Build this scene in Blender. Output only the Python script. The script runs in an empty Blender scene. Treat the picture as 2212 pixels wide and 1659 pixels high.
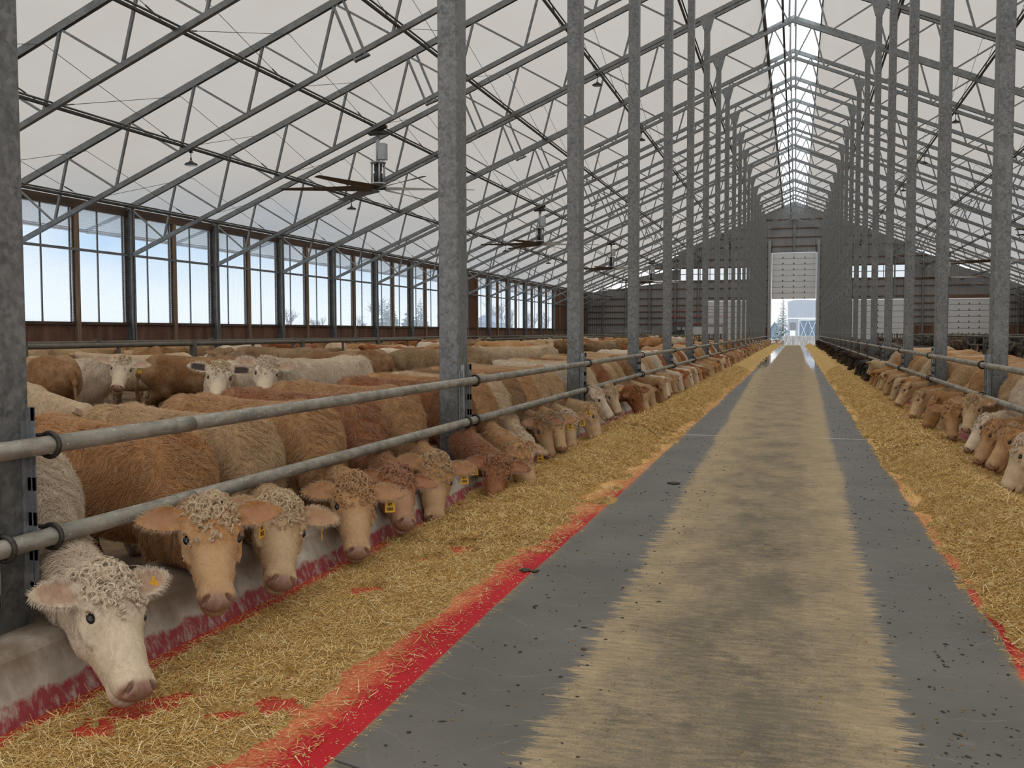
import bpy
HAIR, SKY, EXPO = 1.0, 1.0, 0.0
import bpy, math, random
import numpy as np
from mathutils import Vector, Matrix

random.seed(7)
RNG = np.random.default_rng(11)
SC = bpy.context.scene
COL = SC.collection
PI = math.pi

# ---------------------------------------------------------------- helpers
def tag(o, label=None, cat=None, group=None, kind=None):
    if label: o['label'] = label
    if cat: o['category'] = cat
    if group: o['group'] = group
    if kind: o['kind'] = kind
    return o

def link(o, parent=None):
    COL.objects.link(o)
    if parent is not None: o.parent = parent
    return o

def thing(name, label, cat, loc=(0, 0, 0), rz=0.0, group=None, kind=None):
    o = bpy.data.objects.new(name, None)
    o.empty_display_size = 0.2
    o.location = loc
    o.rotation_euler = (0, 0, rz)
    link(o)
    return tag(o, label, cat, group, kind)

def copy_tree(o, parent=None):
    c = o.copy()
    COL.objects.link(c)
    if parent is not None:
        c.parent = parent
    for ch in list(o.children):
        copy_tree(ch, c)
    return c

def raw_mesh(name, verts, faces, smooth=False):
    """fast mesh from numpy verts (n,3) and equal-size faces (m,k)"""
    me = bpy.data.meshes.new(name)
    verts = np.asarray(verts, dtype=np.float32)
    faces = np.asarray(faces, dtype=np.int32)
    m, k = faces.shape
    me.vertices.add(len(verts)); me.vertices.foreach_set('co', verts.ravel())
    me.loops.add(m * k); me.loops.foreach_set('vertex_index', faces.ravel())
    me.polygons.add(m)
    me.polygons.foreach_set('loop_start', np.arange(0, m * k, k, dtype=np.int32))
    me.polygons.foreach_set('loop_total', np.full(m, k, dtype=np.int32))
    if smooth:
        me.polygons.foreach_set('use_smooth', np.ones(m, dtype=bool))
    me.update(calc_edges=True)
    return me

class MB:
    """collects primitives, builds one mesh object"""
    def __init__(s): s.v = []; s.f = []; s.sm = []
    def add(s, vs, fs, smooth=False):
        b = len(s.v)
        s.v += [tuple(v) for v in vs]
        s.f += [tuple(i + b for i in f) for f in fs]
        s.sm += [smooth] * len(fs)
    def box(s, x0, x1, y0, y1, z0, z1):
        vs = [(x, y, z) for z in (z0, z1) for y in (y0, y1) for x in (x0, x1)]
        s.add(vs, [(0, 2, 3, 1), (4, 5, 7, 6), (0, 1, 5, 4), (2, 6, 7, 3), (0, 4, 6, 2), (1, 3, 7, 5)])
    def bbox(s, x0, x1, y0, y1, z0, z1, b=.01):
        """box with bevelled vertical edges"""
        pts = [(x0 + b, y0), (x1 - b, y0), (x1, y0 + b), (x1, y1 - b), (x1 - b, y1), (x0 + b, y1), (x0, y1 - b), (x0, y0 + b)]
        s.prism([(x, y, z0) for x, y in pts], (0, 0, z1 - z0))
    def prism(s, poly, vec):
        n = len(poly); vec = Vector(vec)
        vs = [Vector(p) for p in poly] + [Vector(p) + vec for p in poly]
        fs = [tuple(reversed(range(n))), tuple(range(n, 2 * n))]
        fs += [(i, (i + 1) % n, n + (i + 1) % n, n + i) for i in range(n)]
        s.add(vs, fs)
    def beam(s, p, q, w, h, up=(0, 0, 1)):
        p = Vector(p); q = Vector(q); d = (q - p).normalized(); up = Vector(up)
        r = d.cross(up)
        if r.length < 1e-5: r = d.cross(Vector((1, 0, 0)))
        r.normalize(); u = r.cross(d)
        a = r * w / 2; b = u * h / 2
        vs = [p - a - b, p + a - b, p + a + b, p - a + b, q - a - b, q + a - b, q + a + b, q - a + b]
        s.add(vs, [(3, 2, 1, 0), (4, 5, 6, 7), (0, 1, 5, 4), (1, 2, 6, 5), (2, 3, 7, 6), (3, 0, 4, 7)])
    def tube(s, pts, r, n=8, cap=True):
        pts = [Vector(p) for p in pts]
        rs = r if isinstance(r, (list, tuple)) else [r] * len(pts)
        b = len(s.v); ref = None
        for i, p in enumerate(pts):
            d = (pts[min(i + 1, len(pts) - 1)] - pts[max(i - 1, 0)]).normalized()
            if ref is None:
                ref = d.cross(Vector((0, 0, 1)))
                if ref.length < 1e-3: ref = d.cross(Vector((1, 0, 0)))
            ref = (ref - d * ref.dot(d)).normalized(); o = d.cross(ref)
            for k in range(n):
                a = 2 * PI * k / n
                s.v.append(tuple(p + (ref * math.cos(a) + o * math.sin(a)) * rs[i]))
        for i in range(len(pts) - 1):
            for k in range(n):
                k2 = (k + 1) % n
                s.f.append((b + i * n + k, b + i * n + k2, b + (i + 1) * n + k2, b + (i + 1) * n + k)); s.sm.append(True)
        if cap:
            s.f.append(tuple(b + k for k in reversed(range(n)))); s.sm.append(False)
            e = b + (len(pts) - 1) * n
            s.f.append(tuple(e + k for k in range(n))); s.sm.append(False)
    def lathe(s, prof, c=(0, 0, 0), n=20):
        c = Vector(c); b = len(s.v)
        for r, z in prof:
            for k in range(n):
                a = 2 * PI * k / n
                s.v.append((c.x + r * math.cos(a), c.y + r * math.sin(a), c.z + z))
        for i in range(len(prof) - 1):
            for k in range(n):
                k2 = (k + 1) % n
                s.f.append((b + i * n + k, b + i * n + k2, b + (i + 1) * n + k2, b + (i + 1) * n + k)); s.sm.append(True)
    def torus(s, c, axis, R, r, n=20, m=8, a0=0, a1=2 * PI):
        axis = Vector(axis).normalized(); u = axis.cross(Vector((0.3, 0.2, 1))).normalized(); w = axis.cross(u)
        c = Vector(c)
        pts = [c + (u * math.cos(a0 + (a1 - a0) * k / n) + w * math.sin(a0 + (a1 - a0) * k / n)) * R for k in range(n + 1)]
        s.tube(pts, r, m, cap=False)
    def build(s, name, mat, parent=None, bevel=0.0):
        me = bpy.data.meshes.new(name)
        me.from_pydata(s.v, [], s.f); me.update()
        if any(s.sm): me.polygons.foreach_set('use_smooth', s.sm)
        o = bpy.data.objects.new(name, me)
        me.materials.append(mat)
        link(o, parent)
        if bevel:
            m = o.modifiers.new('bevel', 'BEVEL'); m.width = bevel; m.segments = 2; m.limit_method = 'ANGLE'
        return o

# ---------------------------------------------------------------- node helper
class NT:
    def __init__(s, name):
        s.m = bpy.data.materials.new(name); s.m.use_nodes = True
        s.t = s.m.node_tree; s.n = s.t.nodes; s.n.clear()
        s.out = s.n.new('ShaderNodeOutputMaterial')
    def new(s, typ, **kw):
        nd = s.n.new('ShaderNode' + typ)
        ins = kw.pop('ins', {})
        for k, v in kw.items(): setattr(nd, k, v)
        for k, v in ins.items(): s.set(nd, k, v)
        return nd
    def set(s, nd, key, v):
        sock = nd.inputs[key]
        if isinstance(v, bpy.types.NodeSocket): s.t.links.new(v, sock)
        elif isinstance(v, bpy.types.Node): s.t.links.new(v.outputs[0], sock)
        else:
            if sock.type == 'RGBA' and len(v) == 3: v = (*v, 1)
            sock.default_value = v
    def math(s, op, a, b=0.0, c=None, clamp=False):
        nd = s.new('Math', operation=op, use_clamp=clamp); s.set(nd, 0, a); s.set(nd, 1, b)
        if c is not None: s.set(nd, 2, c)
        return nd.outputs[0]
    def mix(s, f, a, b, blend='MIX'):
        nd = s.new('Mix', data_type='RGBA', blend_type=blend)
        s.set(nd, 0, f); s.set(nd, 6, a); s.set(nd, 7, b)
        return nd.outputs[2]
    def ramp(s, f, stops, interp='LINEAR'):
        nd = s.new('ValToRGB'); cr = nd.color_ramp; cr.interpolation = interp
        while len(cr.elements) < len(stops): cr.elements.new(.5)
        for e, (p, c) in zip(cr.elements, stops):
            e.position = p; e.color = (c, c, c, 1) if isinstance(c, (int, float)) else (*c, 1)
        s.set(nd, 0, f); return nd.outputs[0]
    def coord(s, kind='Object', scale=None, rot=None):
        o = s.new('TexCoord').outputs[kind]
        if scale is not None or rot is not None:
            mp = s.new('Mapping'); s.set(mp, 0, o)
            if scale is not None: mp.inputs['Scale'].default_value = scale
            if rot is not None: mp.inputs['Rotation'].default_value = rot
            o = mp.outputs[0]
        return o
    def noise(s, vec, scale, detail=4, rough=.55, dist=0.0):
        nd = s.new('TexNoise'); s.set(nd, 'Vector', vec); nd.inputs['Scale'].default_value = scale
        nd.inputs['Detail'].default_value = detail; nd.inputs['Roughness'].default_value = rough
        nd.inputs['Distortion'].default_value = dist
        return nd.outputs[0]
    def bump(s, h, strength=.3, dist=.01):
        nd = s.new('Bump'); nd.inputs['Strength'].default_value = strength; nd.inputs['Distance'].default_value = dist
        s.set(nd, 'Height', h); return nd.outputs[0]
    def pbsdf(s, col, rough=.6, metal=0.0, normal=None, **kw):
        nd = s.new('BsdfPrincipled'); s.set(nd, 'Base Color', col); s.set(nd, 'Roughness', rough); s.set(nd, 'Metallic', metal)
        if normal is not None: s.set(nd, 'Normal', normal)
        for k, v in kw.items(): s.set(nd, k.replace('_', ' '), v)
        s.t.links.new(nd.outputs[0], s.out.inputs[0]); return nd

def hexc(h):
    """sRGB hex -> linear"""
    v = [int(h[i:i + 2], 16) / 255 for i in (0, 2, 4)]
    return tuple(x / 12.92 if x <= .04045 else ((x + .055) / 1.055) ** 2.4 for x in v)

def simple(name, c1, c2=None, scale=6.0, rough=.6, metal=0.0, bump=.0, stretch=(1, 1, 1), detail=5, kind='Object'):
    t = NT(name); v = t.coord(kind, stretch)
    nz = t.noise(v, scale, detail)
    col = t.mix(t.ramp(nz, [(.35, 0.0), (.65, 1.0)]), c1, c2 or c1)
    t.pbsdf(col, rough, metal, t.bump(nz, bump, .01) if bump else None)
    return t.m

# ---------------------------------------------------------------- constants of the barn
C = -0.32            # x of the ridge / middle of the drive
Y0, S = 3.73, 6.1    # first column front, bay length
HW = 26.1            # half width to the side walls
YE = 127.0           # far gable
YB = -9.0            # building behind the viewer
NF = 21              # frames ahead of the viewer
LOW0, TOP0, SL = 15.65, 17.62, .418
def zlow(r): return LOW0 - SL * r
def ztop(r): return TOP0 - SL * r
def ty(k): return Y0 + .15 + S * k
COWZ = -.13          # pen floor

# ---------------------------------------------------------------- materials
def m_galv(name, base=(.235, .245, .25), var=.5, scale=9.0, dirt=True, metal=.55):
    t = NT(name); v = t.coord('Object')
    vo = t.new('TexVoronoi'); t.set(vo, 'Vector', v); vo.inputs['Scale'].default_value = scale * 2.2
    n1 = t.noise(v, scale, 6, .65); n2 = t.noise(v, 2.0, 4, .6)
    dark = tuple(c * (1 - var) for c in base); light = tuple(min(1, c * (1 + var * .7)) for c in base)
    f = t.math('ADD', t.math('MULTIPLY', n1, .75), t.math('MULTIPLY', vo.outputs['Color'], .25))
    col = t.mix(t.ramp(f, [(.36, 0.0), (.66, 1.0)]), dark, light)
    col = t.mix(t.math('MULTIPLY', t.ramp(n2, [(.45, 0.0), (.7, 1.0)]), .35), col, tuple(c * 1.5 for c in base))
    if dirt:   # manure and grime splashed up the lower two metres
        z = t.new('SeparateXYZ'); t.set(z, 0, v)
        n3 = t.noise(v, 5.0, 6, .7)
        zz = t.math('ADD', z.outputs[2], t.math('MULTIPLY', t.math('SUBTRACT', n3, .5), 1.6))
        g = t.ramp(t.math('DIVIDE', zz, 3.0), [(.12, 1.0), (.55, 0.0)])
        col = t.mix(t.math('MULTIPLY', g, .55), col, (.045, .043, .038))
    t.pbsdf(col, t.ramp(n1, [(.3, .42), (.7, .62)]), metal, t.bump(n1, .08, .004))
    return t.m

M = {}
M['column'] = m_galv('galvanised_column', (.20, .205, .20), .42, 16.0, metal=.3)
M['truss'] = m_galv('galvanised_truss', (.22, .23, .23), .22, 3.0, dirt=False)
M['rail'] = None
t = NT('feed_rail_pipe'); v = t.coord('Object', (1, .35, 1)); n1 = t.noise(v, 14, 6, .65); n2 = t.noise(t.coord('Object', (1, .5, 1)), 60, 3, .6)
col = t.mix(t.ramp(n1, [(.35, 0.0), (.68, 1.0)]), hexc('6f6a60'), hexc('a19b8d'))
col = t.mix(t.ramp(n2, [(.66, 0.0), (.72, 1.0)]), col, hexc('d6d2c8'))
t.pbsdf(col, .5, .25, t.bump(n1, .15, .004)); M['rail'] = t.m
M['dark_iron'] = simple('dark_iron', (.035, .033, .03), (.07, .06, .05), 20, .55, .5, .1)
M['bracket'] = m_galv('slotted_bracket', (.27, .29, .30), .3, 14.0, dirt=False)
M['pipe_dark'] = simple('dark_purlin_pipe', (.075, .078, .075), (.12, .12, .115), 4, .5, .4, .05)
M['cable'] = simple('steel_cable', (.11, .11, .105), None, 3, .5, .5)
M['black'] = simple('black_enamel', (.02, .02, .02), (.035, .035, .035), 8, .4, .1)
M['lens'] = simple('lamp_lens', (.42, .44, .46), None, 3, .25)
M['wood'] = simple('stud_wood', hexc('75604c'), hexc('94806a'), 4, .8, 0, .1, (3, 3, .25))
M['plywood'] = simple('stained_plywood', hexc('583c30'), hexc('7d5c4b'), 2.2, .8, 0, .1, (1, 1, .3))
M['plate_wood'] = simple('dark_wall_plate', hexc('3f3128'), hexc('5b493c'), 3, .8, 0, .1, (1, .2, 1))
M['girt_wood'] = simple('gable_girt_wood', hexc('6c5443'), hexc('7d6350'), 2, .8, 0, .1, (.3, 1, 1))
M['white_panel'] = simple('white_door_panel', (.70, .72, .73), (.76, .78, .79), 2, .45)
M['door_iron'] = simple('door_hinge', (.03, .03, .035), None, 5, .5)
M['aisle_grey'] = simple('painted_metal_grey', (.30, .31, .31), (.36, .37, .37), 3, .5, .3)
M['machine'] = simple('machine_black', (.03, .032, .035), (.07, .07, .07), 5, .5)
M['machine_white'] = simple('machine_white', (.62, .63, .63), (.72, .72, .72), 3, .5)
M['red_steel'] = simple('red_painted_steel', hexc('a8241f'), hexc('c23a30'), 5, .5)
M['rubber'] = simple('tyre_rubber', (.02, .02, .02), (.04, .04, .04), 12, .9, 0, .2)
M['snow'] = simple('snow', (.46, .51, .56), (.50, .54, .58), .6, .8, 0, .3)
M['block'] = simple('stained_concrete_block', (.42, .42, .41), (.27, .25, .23), 3, .85, 0, .2, (1, 1, .25))
M['hoop_cover'] = simple('white_cover', (.30, .34, .40), (.36, .39, .45), 1.2, .6, 0, 0, (4, 4, .1))
M['blue_grey'] = simple('blue_grey_siding', (.13, .18, .25), (.15, .20, .27), 2, .6, 0, 0, (.1, .1, 8))
M['window_dark'] = simple('dark_glass', (.17, .17, .20), (.2, .2, .22), 2, .3)
M['spruce'] = simple('spruce_needles', (.09, .135, .14), (.13, .18, .18), 3, .9)
M['spruce_far'] = simple('hazy_spruce', (.26, .33, .36), (.36, .42, .45), 3, .9)  # outdoor haze and overexposure put into the needle colour as a paler tone
M['bark'] = simple('bare_bark', (.075, .068, .07), (.11, .10, .10), 3, .9)
M['trunk'] = simple('spruce_trunk', (.16, .13, .11), None, 3, .9)
M['debris'] = simple('cut_wood', hexc('7d5d44'), hexc('b5a896'), 1.5, .9)
M['blade'] = simple('fan_blade', hexc('6f6a60'), hexc('7d776b'), 3, .45, .4)
M['motor'] = simple('fan_motor_dark', (.03, .03, .033), (.06, .06, .06), 14, .5, .3)
M['fan_grey'] = simple('fan_grey_metal', (.42, .44, .45), (.5, .52, .53), 4, .45, .5)
M['tag_yellow'] = simple('yellow_ear_tag', hexc('e0a91c'), hexc('e7b52a'), 20, .45)
M['tag_cream'] = simple('pale_ear_tag', hexc('d3b483'), hexc('d9bd8e'), 20, .45)
M['ink'] = simple('tag_ink', (.012, .012, .012), None, 3, .6)
M['eye'] = simple('cow_eye', (.008, .006, .006), None, 3, .06)
M['dung'] = simple('dung', (.035, .028, .018), (.07, .055, .035), 30, .85, 0, .4)
M['bedding'] = simple('straw_bedding', hexc('4c3a28'), hexc('7a6142'), 4, .95, 0, .5)

# translucent roof fabric
t = NT('roof_fabric'); v = t.coord('Object')
n1 = t.noise(t.coord('Object', (1, .12, 1)), 2.2, 4); n2 = t.noise(v, .22, 3)
col = t.mix(t.ramp(n2, [(.35, 0.0), (.7, 1.0)]), (.375, .355, .33), (.385, .372, .358))
col = t.mix(t.math('MULTIPLY', t.ramp(n1, [(.4, 0.0), (.75, 1.0)]), .22), col, (.335, .32, .30))
tr = t.new('BsdfTranslucent'); t.set(tr, 0, col); tp = t.new('BsdfTransparent'); t.set(tp, 0, col)
df = t.new('BsdfDiffuse'); t.set(df, 0, (.75, .74, .72))
m0 = t.new('MixShader'); m0.inputs[0].default_value = .68
t.t.links.new(tr.outputs[0], m0.inputs[1]); t.t.links.new(tp.outputs[0], m0.inputs[2])
mx = t.new('MixShader'); mx.inputs[0].default_value = .08
t.t.links.new(m0.outputs[0], mx.inputs[1]); t.t.links.new(df.outputs[0], mx.inputs[2]); t.t.links.new(mx.outputs[0], t.out.inputs[0])
M['fabric'] = t.m
# clear corrugated ridge sheet
t = NT('ridge_clear_sheet')
tr = t.new('BsdfTranslucent'); t.set(tr, 0, (.86, .9, .94)); tp = t.new('BsdfTransparent'); t.set(tp, 0, (.86, .92, .97))
mx = t.new('MixShader'); mx.inputs[0].default_value = .45
t.t.links.new(tr.outputs[0], mx.inputs[1]); t.t.links.new(tp.outputs[0], mx.inputs[2]); t.t.links.new(mx.outputs[0], t.out.inputs[0])
M['ridge_sheet'] = t.m
# woven see-through curtain panes: fine horizontal threads over clear film
t = NT('curtain_pane'); sx = t.new('SeparateXYZ'); t.set(sx, 0, t.coord('Object'))
w1 = t.math('SINE', t.math('MULTIPLY', sx.outputs[2], 2 * PI / .085)); w2 = t.math('SINE', t.math('MULTIPLY', sx.outputs[1], 2 * PI / .11))
g = t.math('MAXIMUM', t.ramp(w1, [(.72, 0.0), (.95, 1.0)]), t.math('MULTIPLY', t.ramp(w2, [(.80, 0.0), (.97, 1.0)]), .5))
tp = t.new('BsdfTransparent'); t.set(tp, 0, (.93, .965, .99)); tl = t.new('BsdfTranslucent'); t.set(tl, 0, (.78, .84, .92))
mx = t.new('MixShader'); t.set(mx, 0, t.math('ADD', t.math('MULTIPLY', g, .35), .10))
t.t.links.new(tp.outputs[0], mx.inputs[1]); t.t.links.new(tl.outputs[0], mx.inputs[2]); t.t.links.new(mx.outputs[0], t.out.inputs[0])
M['pane'] = t.m
t = NT('clear_window_pane'); tp = t.new('BsdfTransparent'); t.set(tp, 0, (.95, .97, .98)); gl = t.new('BsdfGlossy'); gl.inputs['Roughness'].default_value = .1
mx = t.new('MixShader'); mx.inputs[0].default_value = .06
t.t.links.new(tp.outputs[0], mx.inputs[1]); t.t.links.new(gl.outputs[0], mx.inputs[2]); t.t.links.new(mx.outputs[0], t.out.inputs[0])
M['glass'] = t.m
# gable corrugated steel
t = NT('corrugated_siding'); sx = t.new('SeparateXYZ'); t.set(sx, 0, t.coord('Object'))
w = t.math('SINE', t.math('MULTIPLY', sx.outputs[0], 2 * PI / .30)); rib = t.ramp(w, [(.55, 0.0), (.85, 1.0)])
n = t.noise(t.coord('Object', (1, 1, .15)), 1.2, 4)
col = t.mix(t.ramp(n, [(.35, 0.0), (.7, 1.0)]), (.27, .272, .27), (.34, .338, .335))
col = t.mix(t.math('MULTIPLY', rib, .4), col, (.175, .17, .165))
t.pbsdf(col, .6, .2, t.bump(w, .6, .03)); M['siding'] = t.m
t = NT('brown_board_siding'); sx = t.new('SeparateXYZ'); t.set(sx, 0, t.coord('Object'))
w = t.math('SINE', t.math('MULTIPLY', sx.outputs[1], 2 * PI / .22)); col = t.mix(t.ramp(w, [(.6, 0.0), (.95, 1.0)]), hexc('6b452e'), hexc('432a1c'))
t.pbsdf(col, .8, 0, t.bump(w, .4, .02)); M['brown_board'] = t.m

# feed alley curb: concrete with a worn red stripe along its foot
t = NT('feed_curb'); v = t.coord('Object'); sx = t.new('SeparateXYZ'); t.set(sx, 0, v); z = sx.outputs[2]
n1 = t.noise(t.coord('Object', (1, 1, .25)), 9, 7, .7); n2 = t.noise(v, 2.3, 5, .6); n3 = t.noise(t.coord('Object', (1, 1, .4)), 22, 5, .7)
con = t.mix(t.ramp(n1, [(.32, 0.0), (.7, 1.0)]), hexc('978d80'), hexc('cbc1b3'))
stain = t.ramp(t.math('ADD', t.math('MULTIPLY', n2, .8), t.math('MULTIPLY', z, 1.5)), [(.56, 0.0), (.82, 1.0)])
con = t.mix(t.math('MULTIPLY', stain, .85), con, hexc('6d5841'))
edge = t.math('ADD', t.math('SUBTRACT', .105, z), t.math('MULTIPLY', t.math('SUBTRACT', n1, .5), .14))
red = t.math('MULTIPLY', t.ramp(edge, [(.0, 0.0), (.02, 1.0)]), t.ramp(n3, [(.33, .12), (.52, .92)]))
col = t.mix(red, con, hexc('8f1a28'))
t.pbsdf(col, .8, 0, t.bump(n1, .3, .01)); M['curb'] = t.m

# drive floor: wet concrete, dusty dry middle, red coated feed tables, feed dust, puddles far off
t = NT('drive_floor'); v = t.coord('Object'); sx = t.new('SeparateXYZ'); t.set(sx, 0, v); X, Y = sx.outputs[0], sx.outputs[1]
streak = t.noise(t.coord('Object', (1.6, 16, 1)), 1.0, 7, .72); streak2 = t.noise(t.coord('Object', (5, 60, 1)), 1.0, 4, .65)
cloud = t.noise(v, 1.1, 5, .6); fine = t.noise(v, 55, 4, .7); mid = t.noise(t.coord('Object', (1, .55, 1)), 6, 6, .7)
big = t.noise(t.coord('Object', (1, .35, 1)), .7, 4, .6)
jag = t.math('ADD', t.math('MULTIPLY', t.math('SUBTRACT', streak, .5), .42), t.math('ADD', t.math('MULTIPLY', t.math('SUBTRACT', streak2, .5), .34), t.math('MULTIPLY', t.math('SUBTRACT', big, .5), .28)))
yl = t.math('MINIMUM', Y, 40.0)
xl = t.math('ADD', t.math('MULTIPLY', yl, -.0155), -.945); xr = t.math('ADD', t.math('MULTIPLY', t.math('MINIMUM', Y, 80.0), .0085), .43)
dl = t.math('ADD', t.math('SUBTRACT', X, xl), jag); dr = t.math('ADD', t.math('SUBTRACT', xr, X), jag)
dmin = t.math('MINIMUM', dl, dr)
dry = t.ramp(dmin, [(.0, 0.0), (.035, 1.0)])
wet = t.mix(t.ramp(cloud, [(.35, 0.0), (.7, 1.0)]), hexc('5a5852'), hexc('6b6861'))
xc = t.math('SUBTRACT', t.math('ABSOLUTE', t.math('SUBTRACT', X, C + .02)), 1.02)
arc = t.math('ADD', t.math('ADD', Y, t.math('MULTIPLY', t.math('MULTIPLY', xc, xc), -1.7)), t.math('MULTIPLY', cloud, .55))
swirl = t.math('SINE', t.math('MULTIPLY', arc, 2 * PI / .21))
wet = t.mix(t.math('MULTIPLY', t.ramp(swirl, [(.955, 0.0), (1.0, 1.0)]), t.math('MULTIPLY', t.ramp(mid, [(.46, 0.0), (.62, 1.0)]), .38)), wet, hexc('8c8880'))
wet = t.mix(t.ramp(fine, [(.70, 0.0), (.78, .6)]), wet, hexc('9a917c'))
dash = t.noise(t.coord('Object', (8, 30, 1)), 1.0, 6, .75); grain = t.noise(t.coord('Object', (1, 1.8, 1)), 75, 4, .75); patchn = t.noise(t.coord('Object', (1.2, .7, 1)), 1.9, 6, .7)
dm = t.math('ADD', t.math('ADD', t.math('MULTIPLY', dash, 1.1), t.math('MULTIPLY', grain, 1.0)), t.math('MULTIPLY', patchn, 1.0))
dm = t.math('ADD', dm, t.math('ADD', t.ramp(dmin, [(.05, .26), (.55, .0)]), t.ramp(t.math('DIVIDE', Y, 40.0), [(.10, .0), (.45, .22)])))
dm = t.math('DIVIDE', t.math('SUBTRACT', dm, 1.45), .50, clamp=True)
tan = t.mix(t.ramp(streak, [(.35, 0.0), (.65, 1.0)]), hexc('97866a'), hexc('b09c7a'))
dcol = t.mix(dm, t.mix(t.ramp(cloud, [(.35, 0.0), (.65, 1.0)]), hexc('5d574b'), hexc('706857')), tan)
dcol = t.mix(t.ramp(fine, [(.70, 0.0), (.76, .6)]), dcol, hexc('cbb691'))
col = t.mix(dry, wet, dcol)
# joint sawn across the slab
jd = t.math('ABSOLUTE', t.math('SUBTRACT', Y, 15.78)); jl = t.math('MULTIPLY', t.ramp(jd, [(.02, 1.0), (.045, 0.0)]), t.ramp(dmin, [(.0, 1.0), (.3, .25)]))
col = t.mix(t.math('MULTIPLY', jl, .8), col, hexc('bdb6a6'))
# red coating
e1 = t.math('SUBTRACT', -1.70, X); ex = t.math('SUBTRACT', X, 1.06)
ed = t.math('MAXIMUM', t.math('ADD', e1, t.math('MULTIPLY', t.math('SUBTRACT', big, .5), .10)), t.math('ADD', ex, t.math('MULTIPLY', t.math('SUBTRACT', cloud, .5), .16)))
isred = t.ramp(ed, [(.0, 0.0), (.012, 1.0)])
redc = t.mix(t.ramp(cloud, [(.4, 0.0), (.7, 1.0)]), hexc('a3101d'), hexc('bd1c28'))
dustw = t.math('ADD', t.math('MULTIPLY', ed, 1.35), t.math('ADD', t.math('MULTIPLY', t.math('SUBTRACT', fine, .5), .55), t.math('MULTIPLY', t.math('SUBTRACT', cloud, .5), .9)))
far = t.ramp(t.math('DIVIDE', Y, 30.0), [(.20, 0.0), (.42, .52)]); rightside = t.ramp(X, [(.5, 0.0), (.9, .20)])
dustw = t.math('ADD', dustw, t.math('ADD', far, rightside))
dust = t.math('MULTIPLY', t.ramp(dustw, [(.22, 0.0), (.72, .93)]), t.ramp(ed, [(.28, 1.0), (.44, .10)]))
dustc = t.mix(t.ramp(fine, [(.38, 0.0), (.62, 1.0)]), hexc('c69a58'), hexc('e2be7c'))
redf = t.mix(dust, redc, dustc)
col = t.mix(isred, col, redf)
# feed dust feathering out over the wet strip
fe = t.math('ADD', t.math('MULTIPLY', ed, 2.2), t.math('MULTIPLY', t.math('SUBTRACT', streak2, .5), 1.1)); fe = t.math('MULTIPLY', t.ramp(fe, [(-.0, 0.0), (.02, 1.0)]), t.math('SUBTRACT', 1.0, isred))
col = t.mix(t.math('MULTIPLY', fe, .55), col, hexc('a08550'))
# standing melt water by the far door
pn = t.noise(t.coord('Object', (2.2, 1.3, 1)), 1.6, 6, .75)
band = t.math('MULTIPLY', t.ramp(t.math('ABSOLUTE', t.math('SUBTRACT', t.math('ABSOLUTE', t.math('SUBTRACT', X, C)), 1.25)), [(.25, 1.0), (.55, 0.0)]), t.ramp(t.math('DIVIDE', Y, 126.0), [(.23, 0.0), (.45, 1.0)]))
pool = t.math('MULTIPLY', t.ramp(t.math('ADD', pn, t.math('MULTIPLY', t.math('SUBTRACT', band, .5), .5)), [(.52, 0.0), (.58, 1.0)]), t.ramp(band, [(.05, 0.0), (.2, 1.0)]))
rough = t.math('ADD', t.math('MULTIPLY', dry, .35), t.math('ADD', t.math('MULTIPLY', isred, .2), .48))
rough = t.math('MULTIPLY', rough, t.math('SUBTRACT', 1.0, t.math('MULTIPLY', pool, .94)))
hgt = t.math('MULTIPLY', t.math('ADD', t.math('MULTIPLY', fine, .35), mid), t.math('SUBTRACT', 1.0, pool))
t.pbsdf(col, rough, 0, t.bump(hgt, .22, .012), Specular_IOR_Level=t.math('ADD', .22, t.math('MULTIPLY', pool, .4))); M['floor'] = t.m

# feed: chopped straw ration
t = NT('feed_mat'); v = t.coord('Object'); n1 = t.noise(v, 26, 6, .75); n2 = t.noise(v, 3.0, 4, .6); n3 = t.noise(v, 90, 3, .7)
col = t.mix(t.ramp(n1, [(.34, 0.0), (.66, 1.0)]), hexc('a07c3c'), hexc('e8c680'))
col = t.mix(t.math('MULTIPLY', t.ramp(n2, [(.4, 0.0), (.7, 1.0)]), .45), col, hexc('d0a65a'))
t.pbsdf(col, .9, 0, t.bump(t.math('ADD', n1, t.math('MULTIPLY', n3, .5)), .9, .03)); M['feed'] = t.m
t = NT('straw_mat'); at = t.new('Attribute', attribute_name='tint')
col = t.ramp(at.outputs['Fac'], [(.0, hexc('94702f')), (.3, hexc('c99c52')), (.7, hexc('e6c47c')), (1.0, hexc('faeab8'))])
t.pbsdf(col, .75); M['straw'] = t.m

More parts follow.
